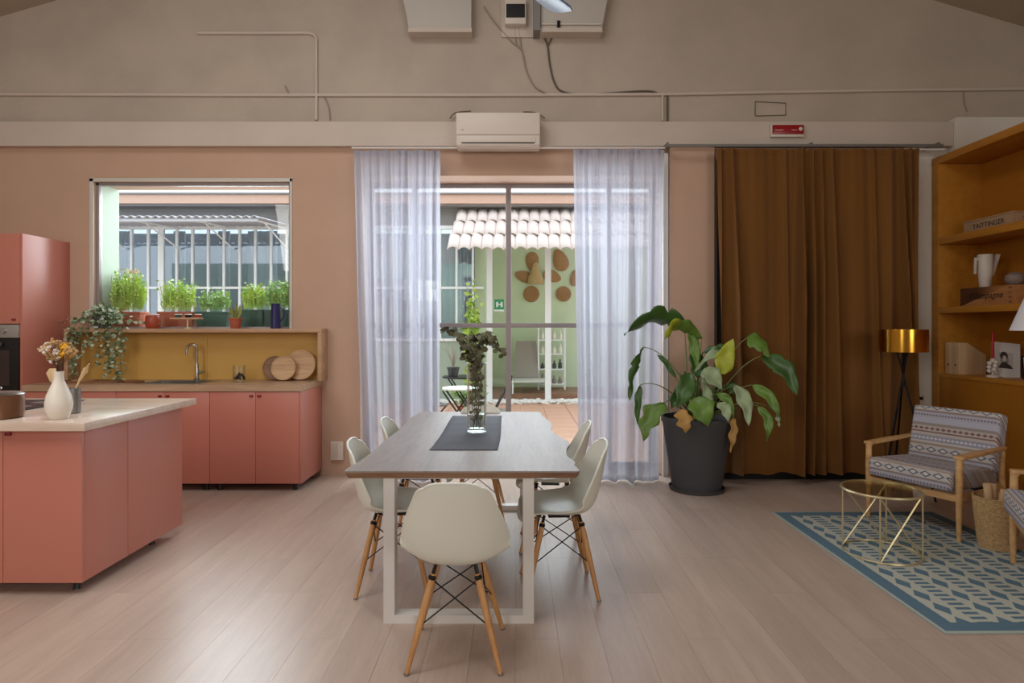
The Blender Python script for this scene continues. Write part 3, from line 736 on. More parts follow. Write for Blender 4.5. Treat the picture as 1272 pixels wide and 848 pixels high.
for k in range(34):
    a = rf.uniform(0, 2*PI); rr = rf.uniform(.01, .115); e = Vector((math.cos(a)*rr, math.sin(a)*rr*.7, rf.uniform(.045, .165)*(1-rr*2.0)+.02))
    stm.tube([(0, 0, -.03), (e.x*.3, e.y*.3, e.z*.5), e], .0012, 4)
    mm = 'dried'
    if e.x > .02 and e.z > .06: mm = 'dried_yellow' if k % 2 else 'dried'
    elif e.x > .06: mm = 'dried_white'
    elif k % 5 == 0: mm = 'dried_white'
    b_ = MB()
    for q in range(9):
        b_.ball((e.x+rf.gauss(0, .010), e.y+rf.gauss(0, .010), e.z+rf.gauss(0, .009)), rf.uniform(.004, .009), 6, 4)
    for q in range(6): rleaf(b_, e, .02, rf)
    b_.build('bloom', M[mm], fb)
o = stm.build('stems', M['twig'], fb); o['kind'] = 'stuff'
ut = thing('utensil_pot', 'grey metal utensil holder behind the cream vase', 'utensil holder', (-2.594, 3.585, IZ))
MB().lathe([(.040, 0), (.042, .005), (.042, .147), (.038, .147), (.038, .01), (0, .01)], 24, close=True).build('body', M['grey_metal'], ut, smooth=True)
s1 = thing('wooden_spoon', 'slim wooden spoon leaning right out of the utensil holder', 'spoon', (-2.594, 3.585, IZ+.012))
MB().tube([(-.01, 0, 0), (.018, 0, .13), (.045, 0, .19)], .005, 8).ball((.075, 0, .238), .019, 12, 8, (.9, .35, 1)).tube([(.04, 0, .18), (.07, 0, .23), (.098, 0, .278)], [.006, .014, .003], 8).build('spoon', M['spoon'], s1, smooth=True)
s1 = thing('wooden_spatula', 'wide wooden spatula leaning left behind the cream vase', 'spatula', (-2.594, 3.585, IZ+.012))
Ms = Matrix.Rotation(-.50, 4, 'Y')
MB().tube([Ms @ Vector(v) for v in ((0, .005, .012), (0, .005, .17))], .005, 8).prism([(-.013, .16), (.013, .16), (.034, .22), (.03, .27), (0, .285), (-.03, .27), (-.034, .22)], 0, .006, Ms @ Mx).build('spatula', M['spoon'], s1, bevel=.001)
pn = thing('saucepan', 'brown metal saucepan at the left edge of the island', 'saucepan', (-2.872, 3.40, IZ))
MB().lathe([(.108, 0), (.116, .008), (.116, .125), (.120, .13), (.112, .13), (.110, .01), (0, .01)], 36, close=True).build('body', M['pan'], pn, smooth=True)
MB().lathe([(.118, .131), (.10, .142), (.02, .15), (0, .15)], 36).build('lid', M['steel'], pn, smooth=True)
MB().lathe([(.008, .148), (.008, .158), (.018, .162), (.014, .172), (0, .174)], 16, (0, 0, 0)).build('lid_knob', M['steel'], pn, smooth=True)
MB().tube([(-.11, 0, .11), (-.28, -.03, .13)], .010).build('handle', M['black'], pn, smooth=True)

# ------------------------------------------------------------------ dining table
TX, TY0, TY1, TZ = -.27, 2.99, 5.105, .75
tb = thing('dining_table', 'long live edge dining table with white frame legs in the centre', 'table', (TX, 4.05, 0))
right = [(.305, 2.99), (.318, 3.02), (.302, 3.12), (.312, 3.2), (.285, 3.33), (.288, 3.45), (.305, 3.58), (.328, 3.68), (.322, 3.8), (.295, 3.9), (.262, 4.06), (.25, 4.2), (.262, 4.35), (.256, 4.6), (.222, 4.8), (.209, 5.105)]
left = [(-.792, 5.105), (-.802, 4.9), (-.815, 4.7), (-.802, 4.4), (-.80, 4.1), (-.812, 3.8), (-.806, 3.5), (-.818, 3.2), (-.838, 3.04), (-.832, 2.99)]
rc = [(p.x, p.y) for p in curve([(a, b, 0) for a, b in right], 4)]; lc = [(p.x, p.y) for p in curve([(a, b, 0) for a, b in left], 3)]
ol = [(x-TX, y-4.05) for x, y in rc+lc]
MB().prism(ol, TZ-.008, TZ).build('tabletop', M['table_top'], tb)
ol2 = [(x*(1-.006)-0, y*(1-.002)) for x, y in ol]
n = len(ol); q = MB()
vs = [Vector((x, y, TZ-.008)) for x, y in ol]+[Vector((x*.975, y*.996, TZ-.036)) for x, y in ol]
q.add(vs, [tuple(range(n)), tuple(reversed(range(n, 2*n)))]+[(i, (i+1) % n, n+(i+1) % n, n+i) for i in range(n)])
q.build('bark_edge', M['table_edge'], tb)
for y in (-1.05, .80):
    q = MB(); x0, x1 = -.646-TX, .092-TX
    q.box(x0, x0+.054, y, y+.075, .0, TZ-.037).box(x1-.054, x1, y, y+.075, .0, TZ-.037).box(x0+.054, x1-.054, y, y+.075, 0, .04).box(x0+.054, x1-.054, y+.01, y+.065, TZ-.043, TZ-.037)
    q.build('leg_frame', M['white_metal'], tb)
rn = thing('table_runner', 'dark grey runner laid on the dining table under the glass vase', 'runner', (-.295, 4.18, TZ+.0005))
def rfn(u, v):
    x = (-.195+.39*u); y = -.68+1.36*v
    return Vector((x+.006*math.sin(v*5), y, .0012+.0012*math.sin(y*26)*(.6+.4*math.sin(u*3))))
MB().grid(rfn, 10, 90).build('cloth', M['placemat'], rn, smooth=True, solid=.0016)
box('hem', M['placemat'], -.196, .194, -.686, -.674, .0005, .0045, rn, bevel=.001)
gv = thing('glass_vase', 'tall clear glass cylinder vase on the dining table', 'vase', (-.258, 4.09, TZ+.005))
MB().lathe([(.058, 0), (.064, .004), (.066, .02), (.067, .46), (.063, .46), (.062, .022), (0, .018)], 32, close=True).build('glass', M['vase_glass'], gv, smooth=True)
wtr = MB().lathe([(0, .02), (.060, .022), (.0605, .12), (0, .12)], 28).build('water', glassmat('water', (.92, .96, .93), .04), gv, smooth=True)
eu = thing('eucalyptus_branches', 'bunch of dusty green eucalyptus branches in the glass vase', 'branches', (-.258, 4.09, TZ+.03))
re = random.Random(21); lf = MB(); tw = MB()
ends = [[(-.02, 0, .45), (-.08, .02, .58), (-.15, .02, .635), (-.205, 0, .655)], [(.0, 0, .45), (-.02, 0, .55), (-.04, 0, .585)], [(.02, 0, .45), (.05, 0, .57), (.09, -.02, .60), (.135, -.02, .56), (.172, -.03, .49)],
        [(-.01, .02, .45), (-.06, .03, .53), (-.09, .03, .53)], [(.01, -.02, .45), (.03, -.02, .56), (.06, -.02, .635)], [(-.02, .0, .4), (-.05, -.02, .48), (-.075, -.03, .46)], [(.0, .01, .45), (-.01, .02, .57), (-.045, .03, .60)]]
for E in ends:
    b0 = Vector((re.uniform(-.03, .03), re.uniform(-.03, .03), 0.0)); pts = curve([b0, Vector((re.uniform(-.03, .03), re.uniform(-.03, .03), .25))]+[Vector(e) for e in E], 6)
    tw.tube(pts, .0028, 5)
    for i, c in enumerate(pts):
        if c.z < .06: continue
        for sg in ((0, 1, 2) if i % 2 else (0,)) if c.z > .42 else (0, 1):
            a = re.uniform(0, 2*PI); s = re.uniform(.015, .026) if c.z > .42 else re.uniform(.012, .018)
            d = Vector((math.cos(a), math.sin(a), re.uniform(-.4, .5))).normalized(); off = c+d*s*1.5
            if off.z < .44 and (off.x**2+off.y**2)**.5+s > .058:
                off = Vector((off.x*.5, off.y*.5, off.z))
            nrm = Vector((re.gauss(0, 1), re.gauss(-.7, .8), re.gauss(.3, .6))).normalized(); u_, w_ = frame_for(nrm)
            vs = [off+(u_*math.cos(t)+w_*math.sin(t))*s*(1.0+.15*math.cos(2*t)) for t in [2*PI*k/8 for k in range(8)]]+[off+nrm*s*.2]
            lf.add(vs, [(k, (k+1) % 8, 8) for k in range(8)])
o = lf.build('leaves', M['eucalyptus'], eu); o['kind'] = 'stuff'
o = tw.build('stems', M['twig'], eu, smooth=True); o['kind'] = 'stuff'

# ------------------------------------------------------------------ shell chairs
def interp(tab, t):
    n = len(tab)-1; i = min(int(t*n), n-1); f = t*n-i
    p = [tab[max(i-1, 0)], tab[i], tab[i+1], tab[min(i+2, n)]]
    return [.5*((2*p[1][k])+(p[2][k]-p[0][k])*f+(2*p[0][k]-5*p[1][k]+4*p[2][k]-p[3][k])*f*f+(3*p[1][k]-p[0][k]-3*p[2][k]+p[3][k])*f**3) for k in range(len(tab[0]))]
#         y     z     halfw  lift
SH = [(.225, .412, .155, .004), (.205, .436, .195, .012), (.13, .445, .215, .03), (.03, .436, .226, .045), (-.07, .430, .231, .062), (-.145, .442, .233, .088), (-.195, .49, .232, .105), (-.222, .565, .222, .095),
      (-.240, .645, .198, .072), (-.256, .72, .168, .05), (-.268, .785, .142, .032), (-.272, .818, .118, .02)]
def make_chair():
    t = thing('shell_chair', '', 'chair', (0, 0, 0), 0, 'cream shell chairs around the dining table')
    NU, NV = 30, 16; vs = []
    C = [interp(SH, i/NU) for i in range(NU+1)]
    for i in range(NU+1):
        a, b = C[max(i-1, 0)], C[min(i+1, NU)]; tg = Vector((0, b[0]-a[0], b[1]-a[1])).normalized()
        nr = Vector((0, tg.z, -tg.y)).normalized()         # up on the seat, forward on the back
        y, z, hw_, lf_ = C[i]
        for j_ in range(NV+1):
            s = -1+2*j_/NV; sx = math.sin(s*PI/2*.9)/math.sin(PI/2*.9)
            p = Vector((sx*hw_, y, z))+nr*lf_*abs(sx)**2.6
            e = max(0, i/NU-.86)/.14
            p -= Vector((0, 0, 1))*.028*e*abs(sx)**4
            e = max(0, .12-i/NU)/.12
            p -= Vector((0, 1, 0))*.03*e*abs(sx)**3
            vs.append(p)
    q = MB().add(vs, [(i*(NV+1)+j_, (i+1)*(NV+1)+j_, (i+1)*(NV+1)+j_+1, i*(NV+1)+j_+1) for i in range(NU) for j_ in range(NV)])
    q.build('shell', M['chair'], t, smooth=True, solid=.007)
    # rolled rim
    loop = [vs[j_] for j_ in range(NV+1)]+[vs[i*(NV+1)+NV] for i in range(1, NU+1)]+[vs[NU*(NV+1)+j_] for j_ in range(NV-1, -1, -1)]+[vs[i*(NV+1)] for i in range(NU-1, -1, -1)]
    MB().tube(loop, .0062, 7, caps=False).build('rim', M['chair'], t, smooth=True)
    for sx in (-1, 1):
        for sy in (-1, 1):
            top = Vector((sx*.095, sy*.105-.01, .392)); bot = Vector((sx*.197, sy*.195, 0))
            pts = [bot+(top-bot)*k for k in (0, .03, .5, .85, 1)]
            lg = MB().tube(pts, [.0095, .0105, .0155, .016, .013], 12).build('leg', M['beech'], t, smooth=True)
            MB().tube([bot, bot+(top-bot)*.018], .0118, 12).build('glide', M['grey_metal'], lg, smooth=True)
            MB().tube([top+(top-bot)*-.01, top+Vector((-sx*.01, -sy*.01, .035))], .0085, 8).ball(tuple(top+(bot-top)*.04), .0175, 8, 6).build('bracket', M['black_metal'], t, smooth=True)
    def leg_at(sx, sy, z):
        k = 1-z/.392; return Vector((sx*(.095+.102*k), sy*(.105+.09*k)-.01*(1-k), z))
    rods = [((-1, -1), (1, -1)), ((1, -1), (1, 1)), ((1, 1), (-1, 1)), ((-1, 1), (-1, -1))]
    for a, b in rods:
        for c, d in ((a, b), (b, a)):
            MB().tube([leg_at(*c, .37), leg_at(*d, .185)], .0032, 6).build('cross_rod', M['black_metal'], t, smooth=True)
    MB().box(-.07, .07, -.06, .06, .408, .412).build('mount_plate', M['black_metal'], t)
    return t
ch = make_chair()
chairs = [('cream shell chair in the foreground at the near end of the table', -.258, 2.75, 0),
          ('cream shell chair at the far end of the table, mostly hidden behind the tabletop', -.285, 4.80, PI),
          ('nearer cream shell chair on the kitchen side of the table', -.665, 3.47, -PI/2+.03),
          ('farther cream shell chair on the kitchen side of the table', -.655, 4.27, -PI/2-.02),
          ('nearer cream shell chair on the potted plant side of the table', .24, 3.43, PI/2+.05),
          ('farther cream shell chair on the potted plant side of the table', .235, 4.12, PI/2-.03)]
for i, (lb, x, y, rz) in enumerate(chairs):
    c = ch if i == 0 else copy_tree(ch)
    c['label'] = lb; c.location = (x, y, 0); c.rotation_euler = (0, 0, rz)

# ------------------------------------------------------------------ big potted plant
pp = thing('potted_plant', 'large leafy plant in a charcoal pot between the sheer and velvet curtains', 'houseplant', (1.63, 5.50, 0))
MB().lathe([(.205, 0), (.215, .01), (.212, .03), (.222, .06), (.30, .60), (.312, .615), (.312, .655), (.292, .655), (.285, .60), (0, .60)], 44, close=True).build('pot', M['pot_grey'], pp, smooth=True)
MB().lathe([(.235, 0), (.245, .03), (.238, .03), (.23, .006), (0, .006)], 40, close=True).build('saucer', M['pot_grey'], pp, smooth=True)
MB().lathe([(0, .61), (.284, .605)], 32).build('soil', M['soil'], pp)
PO = Vector((1.63, 5.50, 0))
def big_leaf(base, tip, w, arch, mkey, fold=.25, wav=.12, seed=0, side=None, petiole=None, split=0):
    """base/tip given as (px,py,Y); arch = (dx,dy,dz) bulge; side = width direction"""
    b, t = P(*base)-PO, P(*tip)-PO; d = t-b; A = Vector(arch); w = w*base[2]/F/2
    sd = Vector(side).normalized() if side else d.cross(Vector((0, -1, .15))).normalized()
    rnd = random.Random(seed); ph = rnd.uniform(0, 6)
    def fn(u, v):
        c = b+d*u+A*math.sin(PI*u)*1.0
        k = (math.sin(PI*min(u*1.02, 1)**.8)**.75)*(1-.25*u) if 0 < u < 1 else 0
        s = (v-.5)*2; ww = w*k*(1+wav*math.sin(u*16+ph+s*1.5))
        if split: ww *= 1-split*max(0, math.sin(u*21+ph))**6*abs(s)
        nrm = sd.cross(d).normalized()
        return c+sd*s*ww+nrm*(fold*abs(s)*ww+.012*math.sin(u*13+ph)*s)
    MB().grid(fn, 18, 6).build('leaf', M[mkey], pp, smooth=True, solid=.0018)
    if petiole is None: petiole = (random.Random(seed).uniform(-.08, .08), .1)
    g = Vector((rnd.uniform(-.09, .09)+.15*(b.x)*.3, rnd.uniform(-.09, .05), .61)); mid = (g+b)/2+Vector((b.x*.05, 0, .12 if not isinstance(petiole, float) else petiole))
    pts = bez(g, mid, b, 10); rs = [.0085-.0005*i for i in range(11)]
    MB().tube(pts, rs, 6).build('petiole', M['stem'], pp, smooth=True)
BL = big_leaf
BL((857, 410, 5.45), (775, 416, 5.30), 42, (0, 0, .13), 'leaf_dark', seed=1, side=(.1, .8, -.62), split=.5, petiole=.2)
BL((872, 420, 5.44), (838, 408, 5.22), 26, (0, 0, .05), 'leaf_mid', seed=41, side=(.2, .6, -.8), petiole=.1)
BL((850, 400, 5.44), (826, 421, 5.25), 24, (0, 0, .03), 'leaf_lime', seed=31, side=(.5, .8, -.6), petiole=.2)
BL((799, 431, 5.38), (782, 498, 5.34), 18, (-.02, 0, .02), 'leaf_dark', seed=2, side=(1, .7, .2), split=.6, petiole=.32)
BL((795, 478, 5.34), (792, 530, 5.32), 10, (-.01, 0, .01), 'leaf_dark', seed=3, petiole=.25)
BL((826, 500, 5.28), (799, 549, 5.22), 27, (-.05, 0, .03), 'leaf_mid', seed=4, petiole=.18, wav=.25)
BL((857, 463, 5.28), (841, 507, 5.22), 26, (0, -.03, 0), 'leaf_dark', seed=5, petiole=.05)
BL((857, 412, 5.43), (866, 458, 5.38), 15, (.01, 0, 0), 'leaf_mid', seed=6, petiole=.1)
BL((906, 432, 5.45), (863, 461, 5.32), 20, (0, 0, .04), 'leaf_pale', seed=7, side=(.2, 1, .7))
BL((872, 438, 5.5), (905, 430, 5.4), 14, (0, 0, .03), 'leaf_dark', seed=8, side=(.2, 1, .5))
BL((896, 465, 5.36), (911, 420, 5.34), 27, (-.02, 0, 0), 'leaf_lime', seed=9, petiole=.05, wav=.05)
BL((874, 458, 5.3), (897, 484, 5.22), 25, (0, 0, .02), 'leaf_pale', seed=10)
BL((862, 494, 5.2), (880, 530, 5.14), 34, (0, -.04, .02), 'leaf_mid', seed=11, petiole=.04)
BL((846, 508, 5.2), (852, 538, 5.14), 22, (0, -.02, 0), 'leaf_dead', seed=12, wav=.3, petiole=.04)
BL((927, 420, 5.42), (958, 446, 5.32), 34, (.03, 0, .06), 'leaf_mid', seed=13, side=(.4, .7, .7), petiole=.26, split=.3)
BL((945, 442, 5.38), (991, 494, 5.30), 27, (.05, 0, .06), 'leaf_dark', seed=14, petiole=.22, split=.3)
BL((913, 478, 5.3), (930, 529, 5.24), 20, (.03, 0, .02), 'leaf_pale', seed=15, petiole=.10)
BL((934, 478, 5.34), (970, 522, 5.28), 16, (.03, 0, .04), 'leaf_mid', seed=16, petiole=.14)
BL((942, 504, 5.3), (952, 549, 5.24), 14, (.05, 0, .02), 'leaf_mid', seed=17, petiole=.14)
BL((890, 489, 5.24), (912, 520, 5.2), 13, (.02, 0, .05), 'leaf_mid', seed=18)
BL((911, 518, 5.24), (907, 562, 5.2), 11, (.01, 0, 0), 'leaf_dead', seed=19, petiole=.1, wav=.3)
BL((868, 470, 5.4), (858, 430, 5.45), 16, (0, 0, 0), 'leaf_dark', seed=20)
BL((880, 475, 5.5), (868, 436, 5.5), 14, (0, 0, 0), 'leaf_dark', seed=21)
BL((840, 470, 5.45), (815, 440, 5.5), 7, (-.02, 0, .05), 'leaf_dark', seed=22)
BL((965, 512, 5.33), (968, 530, 5.3), 6, (0, 0, 0), 'leaf_pale', seed=23, petiole=.25)
BL((900, 478, 5.45), (922, 500, 5.4), 16, (.02, 0, .03), 'leaf_dark', seed=43)
BL((892, 500, 5.2), (905, 526, 5.15), 16, (.02, 0, .03), 'leaf_pale', seed=44)
BL((852, 486, 5.4), (833, 508, 5.3), 18, (-.02, 0, .03), 'leaf_dark', seed=45)
BL((868, 500, 5.6), (850, 460, 5.65), 22, (0, 0, 0), 'leaf_dark', seed=24)
BL((884, 505, 5.3), (872, 468, 5.34), 13, (0, 0, 0), 'leaf_pale', seed=25)
for k in range(10):
    rk = random.Random(70+k); x = rk.uniform(-.13, .13); e = Vector((x*1.6+.02, rk.uniform(-.15, .05), rk.uniform(.85, 1.05)))
    MB().tube(bez((x*.5, rk.uniform(-.08, .06), .605), (x, e.y*.6, .8), e, 6), [.010, .010, .009, .009, .008, .007, .005], 6).build('petiole', M['stem'], pp, smooth=True)

# ------------------------------------------------------------------ bookcase
bc = thing('bookcase', 'tall mustard coloured bookcase standing at the right', 'bookcase', (4.08, 5.99, 0))
Lb = 3.2
box('side_panel', M['mustard_wood'], 0, .42, -.09, 0, 0, 3.03, bc, bevel=.002)
box('side_panel', M['mustard_wood'], 0, .42, -Lb, -Lb+.09, 0, 3.03, bc, bevel=.002)
box('back_panel', M['ochre'], .42, .44, -Lb, 0, 0, 3.03, bc)
box('top_panel', M['mustard_wood'], -.002, .44, -Lb, .0, 3.031, 3.10, bc, bevel=.002)
box('shelf', M['mustard_wood'], .004, .419, -Lb+.091, -.091, 2.25, 2.315, bc, bevel=.002)
box('shelf', M['mustard_wood'], .004, .419, -Lb+.091, -.091, 1.59, 1.647, bc, bevel=.002)
box('ledge', M['mustard_wood'], .0, .419, -Lb+.091, -.091, .98, 1.015, bc, bevel=.002)
for k in range(2): box('lower_panel', M['ochre'], .008, .03, -.091-1.5*(k+1)+.002, -.091-1.5*k, .06, .979, bc)
box('plinth', M['black'], .02, .40, -Lb+.091, -.091, 0, .058, bc)
RYm = Matrix(((0, 0, -1, 0), (-1, 0, 0, 0), (0, 1, 0, 0), (0, 0, 0, 1)))   # text facing -x
def facing_x(x, y, z): return Matrix.Translation((x, y, z)) @ Matrix(((0, 0, -1, 0), (-1, 0, 0, 0), (0, 1, 0, 0), (0, 0, 0, 1)))
wb_ = thing('wine_box', 'pale flat wooden wine box on the upper shelf of the bookcase', 'box', (4.2, 5.165, 2.3155))
box('body', M['pale_crate'], 0, .28, 0, .565, 0, .108, wb_, bevel=.002)
box('lid', M['pale_crate'], -.004, .284, -.004, .569, .109, .121, wb_, bevel=.002)
textmesh('lettering', 'TAITTINGER', M['print'], .062, facing_x(-.0008, .27, .055), wb_, squeeze=1.05)
textmesh('end_lettering', 'T', M['print'], .06, Matrix.Translation((.10, -.0012, .055)) @ Matrix.Rotation(PI/2, 4, 'X'), wb_)
cr = thing('wine_crate', 'brown wooden crate with script lettering on the middle shelf', 'crate', (4.15, 5.13, 1.6475))
q = MB()
q.box(0, .27, 0, .012, 0, .165).box(0, .27, .568, .58, 0, .165).box(.258, .27, .012, .568, 0, .165).box(0, .012, .012, .568, 0, .165)
q.build('side_board', M['crate'], cr, bevel=.001)
box('lid_board', M['crate'], .013, .257, .013, .567, .15, .162, cr)
for k in range(4): box('dovetail', M['dark_board'], -.001, .011, -.001, .016, .012+.04*k, .03+.04*k, cr)
textmesh('lettering', 'Champagne', M['print'], .078, facing_x(-.0012, .275, .085), cr, shear=.35, squeeze=1.05)
pt = thing('white_pitcher', 'white ceramic pitcher with angular spout on the wooden crate', 'pitcher', (4.225, 5.50, 1.813))
pt.location.z = 1.813
MB().lathe([(.040, 0), (.044, .005), (.058, .14), (.060, .29), (.056, .295), (.053, .285), (.05, .14), (0, .02)], 28, close=True).build('body', M['white_ceramic'], pt, smooth=True)
MB().prism([(-.055, .26), (-.095, .27), (-.10, .12), (-.085, .12), (-.078, .24), (-.055, .235)], -.008, .008, Mx).build('handle', M['white_ceramic'], pt, bevel=.002)
MB().prism([(.05, .10), (.058, .18), (.10, .298), (.13, .298), (.065, .10)], -.014, .014, Mx).build('spout', M['white_ceramic'], pt, bevel=.002)
sv = thing('stone_vase', 'squat round grey stoneware vase on the wooden crate', 'vase', (4.255, 5.21, 1.813))
MB().lathe([(.035, 0), (.06, .018), (.072, .05), (.066, .085), (.035, .108), (.02, .11), (.016, .10), (0, .08)], 28, close=True).build('body', M['stone'], sv, smooth=True)
for k, y in enumerate((5.79, 5.695)):
    mf = thing('magazine_file', ('pale wooden magazine file next to the bookcase side, on the ledge', 'pale wooden magazine file nearer the red candle, on the ledge')[k], 'magazine file', (4.13, y, 1.0155), 0, 'magazine files on the ledge')
    MB().prism([(0, 0), (.255, 0), (.255, .18), (.075, .295), (0, .295)], 0, .086, Mx).build('body', M['file_wood'], mf, bevel=.002)
    h = MB().lathe([(0, 0), (.010, 0), (.010, .001), (0, .001)], 14).build('finger_hole', M['black'], mf); h.data.transform(facing_x(-.0002, .043, .085))
ca = thing('candle_holder', 'white knotted ceramic candle holder on the bookcase ledge', 'candle holder', (4.20, 5.38, 1.0155))
q = MB().lathe([(.05, 0), (.052, .012), (.035, .022), (0, .024)], 24)
for k in range(10):
    a = k*2.2; q.ball((.026*math.cos(a), .026*math.sin(a), .045+.011*k), .021, 10, 6)
q.tube([(0, 0, .13), (0, 0, .165)], .018, 14).build('knots', M['white_ceramic'], ca, smooth=True)
cd = MB().tube([(0, 0, 0), (0, 0, .215), (0, 0, .232)], [.012, .010, .003], 12).build('red_candle', M['red_wax'], smooth=True, loc=(4.20, 5.38, 1.1815)); tag(cd, 'red taper candle standing in the white knotted holder', 'candle')
def picture(label, loc, w, h, rz, lean, rollz, black, art):
    t = thing('framed_photo', label, 'picture', loc, rz, 'framed photos on the ledge')
    R = Matrix.Rotation(rollz, 4, 'Y') @ Matrix.Rotation(-lean, 4, 'X')
    fm = M['black'] if black else M['paper']
    q = MB(); b_ = .010
    q.box(-w/2, w/2, 0, .015, 0, b_, R).box(-w/2, w/2, 0, .015, h-b_, h, R).box(-w/2, -w/2+b_, 0, .015, b_, h-b_, R).box(w/2-b_, w/2, 0, .015, b_, h-b_, R)
    q.build('frame', fm, t)
    MB().box(-w/2+b_, w/2-b_, .004, .012, b_, h-b_, R).build('mount', M['paper'], t)
    for i, (poly, col) in enumerate(art):
        MB().prism([(x*w, z*h) for x, z in poly], -.0006*(i+1)+.0042, .0045, R @ Mx).build('print', col, t)
    return t
g1 = mat('photo_grey', (150, 140, 132), .6); g2 = mat('photo_dark', (60, 52, 48), .6); g3 = mat('photo_light', (196, 186, 178), .6)
def ell(cx, cz, rx, rz_, n=14): return [(cx+rx*math.cos(2*PI*k/n), cz+rz_*math.sin(2*PI*k/n)) for k in range(n)]
picture('white framed black and white portrait photo leaning behind the candle', (4.30, 5.36, 1.0157), .215, .31, -.25, .22, .10, False,
        [([(-.26, .26), (.26, .26), (.26, .72), (-.26, .72)], g3), ([(-.26, .26), (.26, .26), (.16, .36), (-.02, .42), (-.2, .36)], g2), (ell(-.05, .5, .15, .17), g1), (ell(-.07, .62, .14, .12), g2), (ell(-.05, .54, .07, .09), g3), ([(-.18, .40), (-.02, .46), (.1, .36), (.12, .27), (-.2, .27)], g2)])
picture('black framed photo lying farther right on the bookcase ledge', (4.38, 5.10, 1.0157), .24, .20, -.3, .3, .06, True,
        [([(-.3, .2), (.3, .2), (.3, .8), (-.3, .8)], g3), (ell(.0, .5, .12, .2), mat('photo_red', (150, 40, 46), .6)), (ell(.05, .35, .2, .12), g2)])
# floor lamp with white shade at the frame edge
wl = thing('white_floor_lamp', 'floor lamp with a white cone shade at the right edge', 'lamp', (3.77, 4.30, 0))
MB().lathe([(.11, 0), (.11, .015), (.02, .025), (0, .025)], 28).build('base', M['white_metal'], wl, smooth=True)
MB().tube([(0, 0, .02), (0, 0, 1.62)], .010).build('pole', M['white_metal'], wl, smooth=True)
MB().lathe([(.235, 1.43), (.13, 1.72), (.126, 1.72), (.231, 1.432)], 36, close=True).build('lamp_shade', M['shade_white'], wl, smooth=True)

# gold tripod lamp
gl = thing('tripod_floor_lamp', 'black tripod floor lamp with a polished gold shade beside the velvet curtain', 'lamp', (3.33, 5.25, 0))
q = MB(); n = 24; vs = []
MB().lathe([(.185, 1.245), (.185, 1.435), (.182, 1.435), (.182, 1.245)], 60, close=True).build('lamp_shade', M['gold'], gl, smooth=True)
MB().lathe([(0, 1.34), (.181, 1.34), (.181, 1.345), (0, 1.345)], 30).build('diffuser', M['brass'], gl)
for k, (x, y) in enumerate(((-.25, -.10), (.17, -.16), (.06, .24))):
    MB().tube([(x, y, 0), (-x*.06, -y*.06, 1.12), (-x*.22, -y*.22, 1.26)], .0085, 8).build('leg', M['black_metal'], gl, smooth=True)
MB().tube([(0, 0, .95), (0, 0, 1.34)], .010, 8).build('stem', M['black_metal'], gl, smooth=True)
MB().ball((-.035, -.03, .93), .012, 8, 6).build('knob', M['black_metal'], gl, smooth=True)

# ------------------------------------------------------------------ rug, armchairs, side table, basket
rg = tag(MB().box(-RX/2, RX/2, -RY/2, RY/2, 0, .009).build('rug', M['rug'], bevel=.003, loc=(2.655, 3.85, .0003)), 'blue and cream patterned rug on the floor at the right', 'rug')
rg.rotation_euler = (0, 0, .012)
def make_armchair(loc, rz, label):
    """local: faces -Y, x across"""
    t = thing('armchair', label, 'armchair', loc, rz, 'patterned armchairs by the bookcase')
    w, d = .315, .28
    for sx in (-1, 1):
        f = MB().tube([(sx*w, -d, 0), (sx*w, -d, .16), (sx*w, -d+.004, .40), (sx*w, -d+.004, .53), (sx*w, -d+.01, .555)], [.014, .018, .024, .021, .027], 10).build('front_leg', M['oak_arm'], t, smooth=True)
        MB().tube([(sx*(w-.01), d+.05, 0), (sx*w, d+.01, .22), (sx*w, d-.02, .40), (sx*w, d-.0, .56)], [.013, .018, .020, .015], 10).build('rear_leg', M['oak_arm'], t, smooth=True)
        MB().prism([(-.030, -d-.015), (.030, -d-.015), (.034, -.05), (.018, d+.02), (-.018, d+.02), (-.034, -.05)], -.011, .011, Matrix.Translation((sx*w, 0, .570)) @ Matrix.Rotation(.03, 4, 'X')).build('armrest', M['oak_arm'], t, bevel=.006, seg=3)
        box('side_rail', M['oak_arm'], sx*w-.012, sx*w+.012, -d+.01, d, .27, .315, t, bevel=.003)
    box('front_rail', M['oak_arm'], -w+.01, w-.01, -d-.008, -d+.016, .262, .31, t, bevel=.003)
    box('rear_rail', M['oak_arm'], -w+.01, w-.01, d-.02, d, .28, .33, t, bevel=.003)
    # seat cushion, tilted back a little
    cu = MB().box(-w+.028, w-.028, -d-.055, d+.0, 0, .135).build('seat_cushion', M['fabric'], t, bevel=.03, seg=4)
    cu.location = (0, 0, .315); cu.rotation_euler = (-.045, 0, 0)
    bk = MB().box(-w+.01, w-.01, 0, .12, 0, .43).build('back_cushion', M['fabric'], t, bevel=.032, seg=4)
    bk.location = (0, d-.10, .41); bk.rotation_euler = (-.24, 0, 0)
    return t
make_armchair((3.10, 4.535, .0095), math.radians(-63), 'patterned fabric armchair with wooden arms standing before the bookcase')
make_armchair((3.145, 3.34, .0095), math.radians(-119), 'patterned fabric armchair cut off by the right edge')
bk = thing('woven_basket', 'round seagrass basket standing between the two armchairs', 'basket', (3.335, 4.12, .0095))
def bfn(k): return [(.085, 0), (.10, .01), (.112, .06), (.118, .14), (.125, .22), (.132, .30), (.137, .31), (.128, .30), (.12, .22), (.105, .05), (0, .04)]
q = MB(); prof = []
for i in range(27):
    z = i*.0125; r = .098+.034*(z/.32)**.8; prof += [(r, z), (r+.0045, z+.006)]
prof += [(.125, .335), (.118, .30), (.10, .03), (0, .02)]
q.lathe([(.0, 0)]+prof, 36, close=True).build('weave', M['sea_grass'], bk, smooth=True)
bk.location = (3.165, 4.02, .0095)
